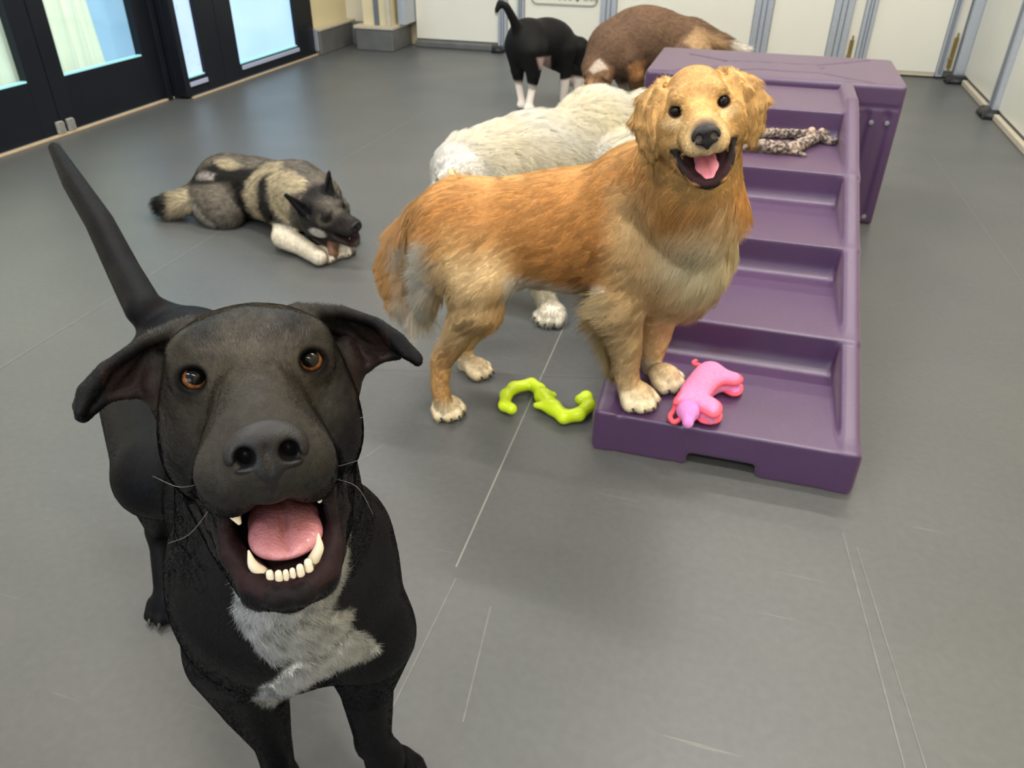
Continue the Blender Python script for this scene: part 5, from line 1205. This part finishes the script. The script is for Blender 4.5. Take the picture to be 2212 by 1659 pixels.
def brown_dog():
    E = ony; Y = 4.3; k = 2.5e-3
    H = Head(frame((-.25, -.62, -.75)), E(1290, 172, 4.12), .95)
    m = Model(); ax = frame((1, .1, 0))
    m.ell(E(1392, 84, Y), (.125, .21, .155), ax, .05); m.ell(E(1325, 108, 4.25), (.115, .12, .135), frame((1, .2, .6)), .05); m.ell(E(1448, 88, 4.34), (.105, .15, .115), frame((1, 0, -.35)), .05); m.ell(E(1485, 98, 4.36), (.105, .12, .125), frame((1, 0, -.5)), .05)
    m.chain([E(1315, 115, 4.24), E(1292, 145, 4.18), H.w((0, -.03, 0))], [.105, .085, .068], .05)
    claws = []
    for px_, y_, fx, fy in ((1375, 4.22, 1372, 272), (1345, 4.40, 1346, 252)):
        f0 = flo(fx, fy); m.chain([E(px_-20, 130, y_), E(px_-2, 160, y_), np.array([f0[0], f0[1], .16]), np.array([f0[0], f0[1], .03])], [.075, .045, .027, .024], .03); add_paw(m, f0, -1.9, 1.1, 0, claws)
    for x_, y_ in ((-.29, 4.26), (-.27, 4.46)):
        m.chain([(x_-.03, y_, .40), (x_-.05, y_, .26), (x_+.07, y_, .15), (x_+.03, y_, .03)], [.10, .06, .028, .024], .03); add_paw(m, (x_, y_), -2.9, 1.05)
    tl = [E(1492, 66, 4.36), E(1522, 76, 4.36), E(1556, 92, 4.35), E(1590, 104, 4.34), E(1612, 108, 4.33)]; m.chain(tl, [.045, .045, .040, .026, .014], .03)
    dog_head(H, m, True, .95, 1.0, 1.0)
    for q in (1, -1):
        s = lambda *a: (q*a[0], a[1], a[2])
        H.sheet(m, [[s(.044, -.035, .046), s(.050, .0, .046)], [s(.074, -.030, .026), s(.074, .005, .022)], [s(.076, -.015, -.012), s(.074, .006, -.012)]], .006, .01)
    P, F, N = two_res(m, H, .004, .0075)
    q = H.loc(P); px, py, pz = proj(P); hw = np.clip((.135-np.linalg.norm(q-np.array([0, .03, 0.0]), axis=1))*40, 0, 1)
    B1, B2, TN, WH = [np.array(srgb(*c)) for c in ((112, 88, 70), (88, 68, 54), (170, 124, 82), (240, 232, 220))]
    C = np.tile(B1, (len(P), 1)); C = paint(C, np.clip(wob(P, 10, 3)+.1, 0, 1)*.8, B2)
    C = paint(C, polyw(P, N, [(1500, 55), (1530, 70), (1560, 85), (1580, 110), (1500, 110), (1480, 90)], 12, 3, 40), srgb(170, 140, 106)); C = paint(C, np.clip((px-1572)/12, 0, 1), WH)
    C = paint(C, polyw(P, N, [(1271, 151), (1283, 138), (1295, 129), (1316, 151), (1302, 149), (1281, 161)], 5, 3, 50), WH)
    C = paint(C, polyw(P, N, [(1355, 140), (1392, 130), (1392, 205), (1360, 205)], 8, 2, 40), TN); C = paint(C, np.clip((.24-P[:, 2])*14, 0, 1), WH)
    C = paint(C, hw*.6, srgb(120, 88, 62)); C = paint(C, hw*blob(q, (0, .07, .0), (.022, .09, .06), .5), srgb(176, 136, 96))
    dog = arr_obj('dog', P, F, M_greycoat, C, origin=(-.55, 4.3, 0)); tag(dog, 'brown dog with white tail tip bending its head down behind the purple platform', 'dog')
    darkeyes(H, dog); nose(H, (0, .1265, -.0125), .98, dog, .003)
    ln = np.full(len(P), .016); ln = np.where(hw > .5, .008, ln); td = np.min([blob_d(P, a, b) for a, b in zip(tl[:-1], tl[1:])], axis=0); ln = ln+.03*np.clip((.07-td)*40, 0, 1); ln = ln*(1-.5*np.clip((.2-P[:, 2])*10, 0, 1))
    comb = np.tile(np.array([.85, .1, -.4]), (len(P), 1))*(1-hw[:, None])-H.R[:, 1]*hw[:, None]+.2*np.column_stack([wob(P, 20, 1), wob(P, 20, 2), wob(P, 20, 3)])
    fur('fur', dog, P, F, N, C, 45000, ln, comb, M_furmat, lift=.4, rad=.0008, clump=.018, clumpw=.35, seg=4, cvar=.15, jit=.2)
brown_dog()

def rear_dog():
    E = ony
    H = Head(frame((.75, .35, -.65)), E(1236, 152, 4.92), .92)
    m = Model(); ax = frame((.7, .75, 0))
    m.ell(E(1140, 92, 4.62), (.115, .13, .13), ax, .05); m.ell(E(1178, 88, 4.76), (.110, .17, .125), ax, .05); m.ell(E(1200, 100, 4.86), (.11, .12, .125), ax, .05)
    m.chain([E(1205, 105, 4.88), E(1222, 130, 4.92), H.w((0, -.03, 0))], [.10, .080, .064], .05)
    claws = []
    for hx, hy, yy, kx, ky, ax_, ay, fx, fy in ((1122, 105, 4.62, 1118, 150, 1120, 178, 1128, 236), (1150, 110, 4.56, 1152, 160, 1150, 190, 1142, 243)):
        f0 = flo(fx, fy); m.chain([E(hx, hy, yy), E(kx, ky, yy), E(ax_, ay, f0[1]+.06), np.array([f0[0]-.004, f0[1]+.01, .035])], [.085, .042, .025, .023], .03); add_paw(m, f0, 1.0, 1.05, 0, claws)
    for x_, y_ in ((-1.10, 4.80), (-1.04, 4.90)):
        m.chain([(x_, y_, .31), (x_+.01, y_, .2), (x_, y_, .03)], [.065, .034, .024], .03); add_paw(m, (x_+.02, y_+.02), .9, 1.05)
    tl = [E(1122, 72, 4.55), E(1108, 40, 4.50), E(1094, 14, 4.46), E(1080, 7, 4.44), E(1074, 20, 4.43), E(1072, 34, 4.43)]; m.chain(tl, [.034, .024, .020, .018, .014, .008], .02)
    dog_head(H, m, True, .95, 1.0, 1.0)
    for q in (1, -1):
        s = lambda *a: (q*a[0], a[1], a[2])
        H.sheet(m, [[s(.044, -.035, .046), s(.050, .0, .046)], [s(.074, -.030, .026), s(.074, .005, .022)], [s(.078, -.015, -.022), s(.074, .006, -.022)]], .005, .01)
    P, F, N = two_res(m, H, .004, .0075)
    q = H.loc(P); px, py, pz = proj(P); hw = np.clip((.135-np.linalg.norm(q-np.array([0, .03, 0.0]), axis=1))*40, 0, 1)
    C = np.tile(np.array([.012, .012, .012]), (len(P), 1)); WH = np.array(srgb(236, 224, 214))
    C = paint(C, np.clip((.165+.02*wob(P, 30, 2)-P[:, 2])*60, 0, 1), WH); C = paint(C, polyw(P, N, [(1160, 125), (1188, 122), (1190, 150), (1166, 150)], 6, 1), srgb(206, 180, 170))
    C = paint(C, blob(P, E(1228, 140, 4.90), (.05, .05, .10), .4), WH); C = paint(C, hw*blob(q, (0, .09, 0), (.022, .09, .05), .4), WH); tw = np.clip((1.2-np.abs(P[:, 2]-tl[5][2])*60)*(blob_d(P, tl[4], tl[5]) < .02), 0, 1); C = paint(C, np.clip(tw, 0, 1), WH)
    dog = arr_obj('dog', P, F, M_blackcoat, C, origin=(-1.15, 4.72, 0)); tag(dog, 'black dog with white feet seen from behind, tail raised, at the back of the room', 'dog')
    darkeyes(H, dog); nose(H, (0, .1265, -.0125), .98, dog, .003)
    comb = np.tile(np.array([-.6, -.6, -.5]), (len(P), 1))
    fur('fur', dog, P, F, N, C, 30000, np.full(len(P), .006), comb, M_furmat, lift=.4, rad=.0006, clump=0, seg=3, cvar=.15, jit=.2)
rear_dog()
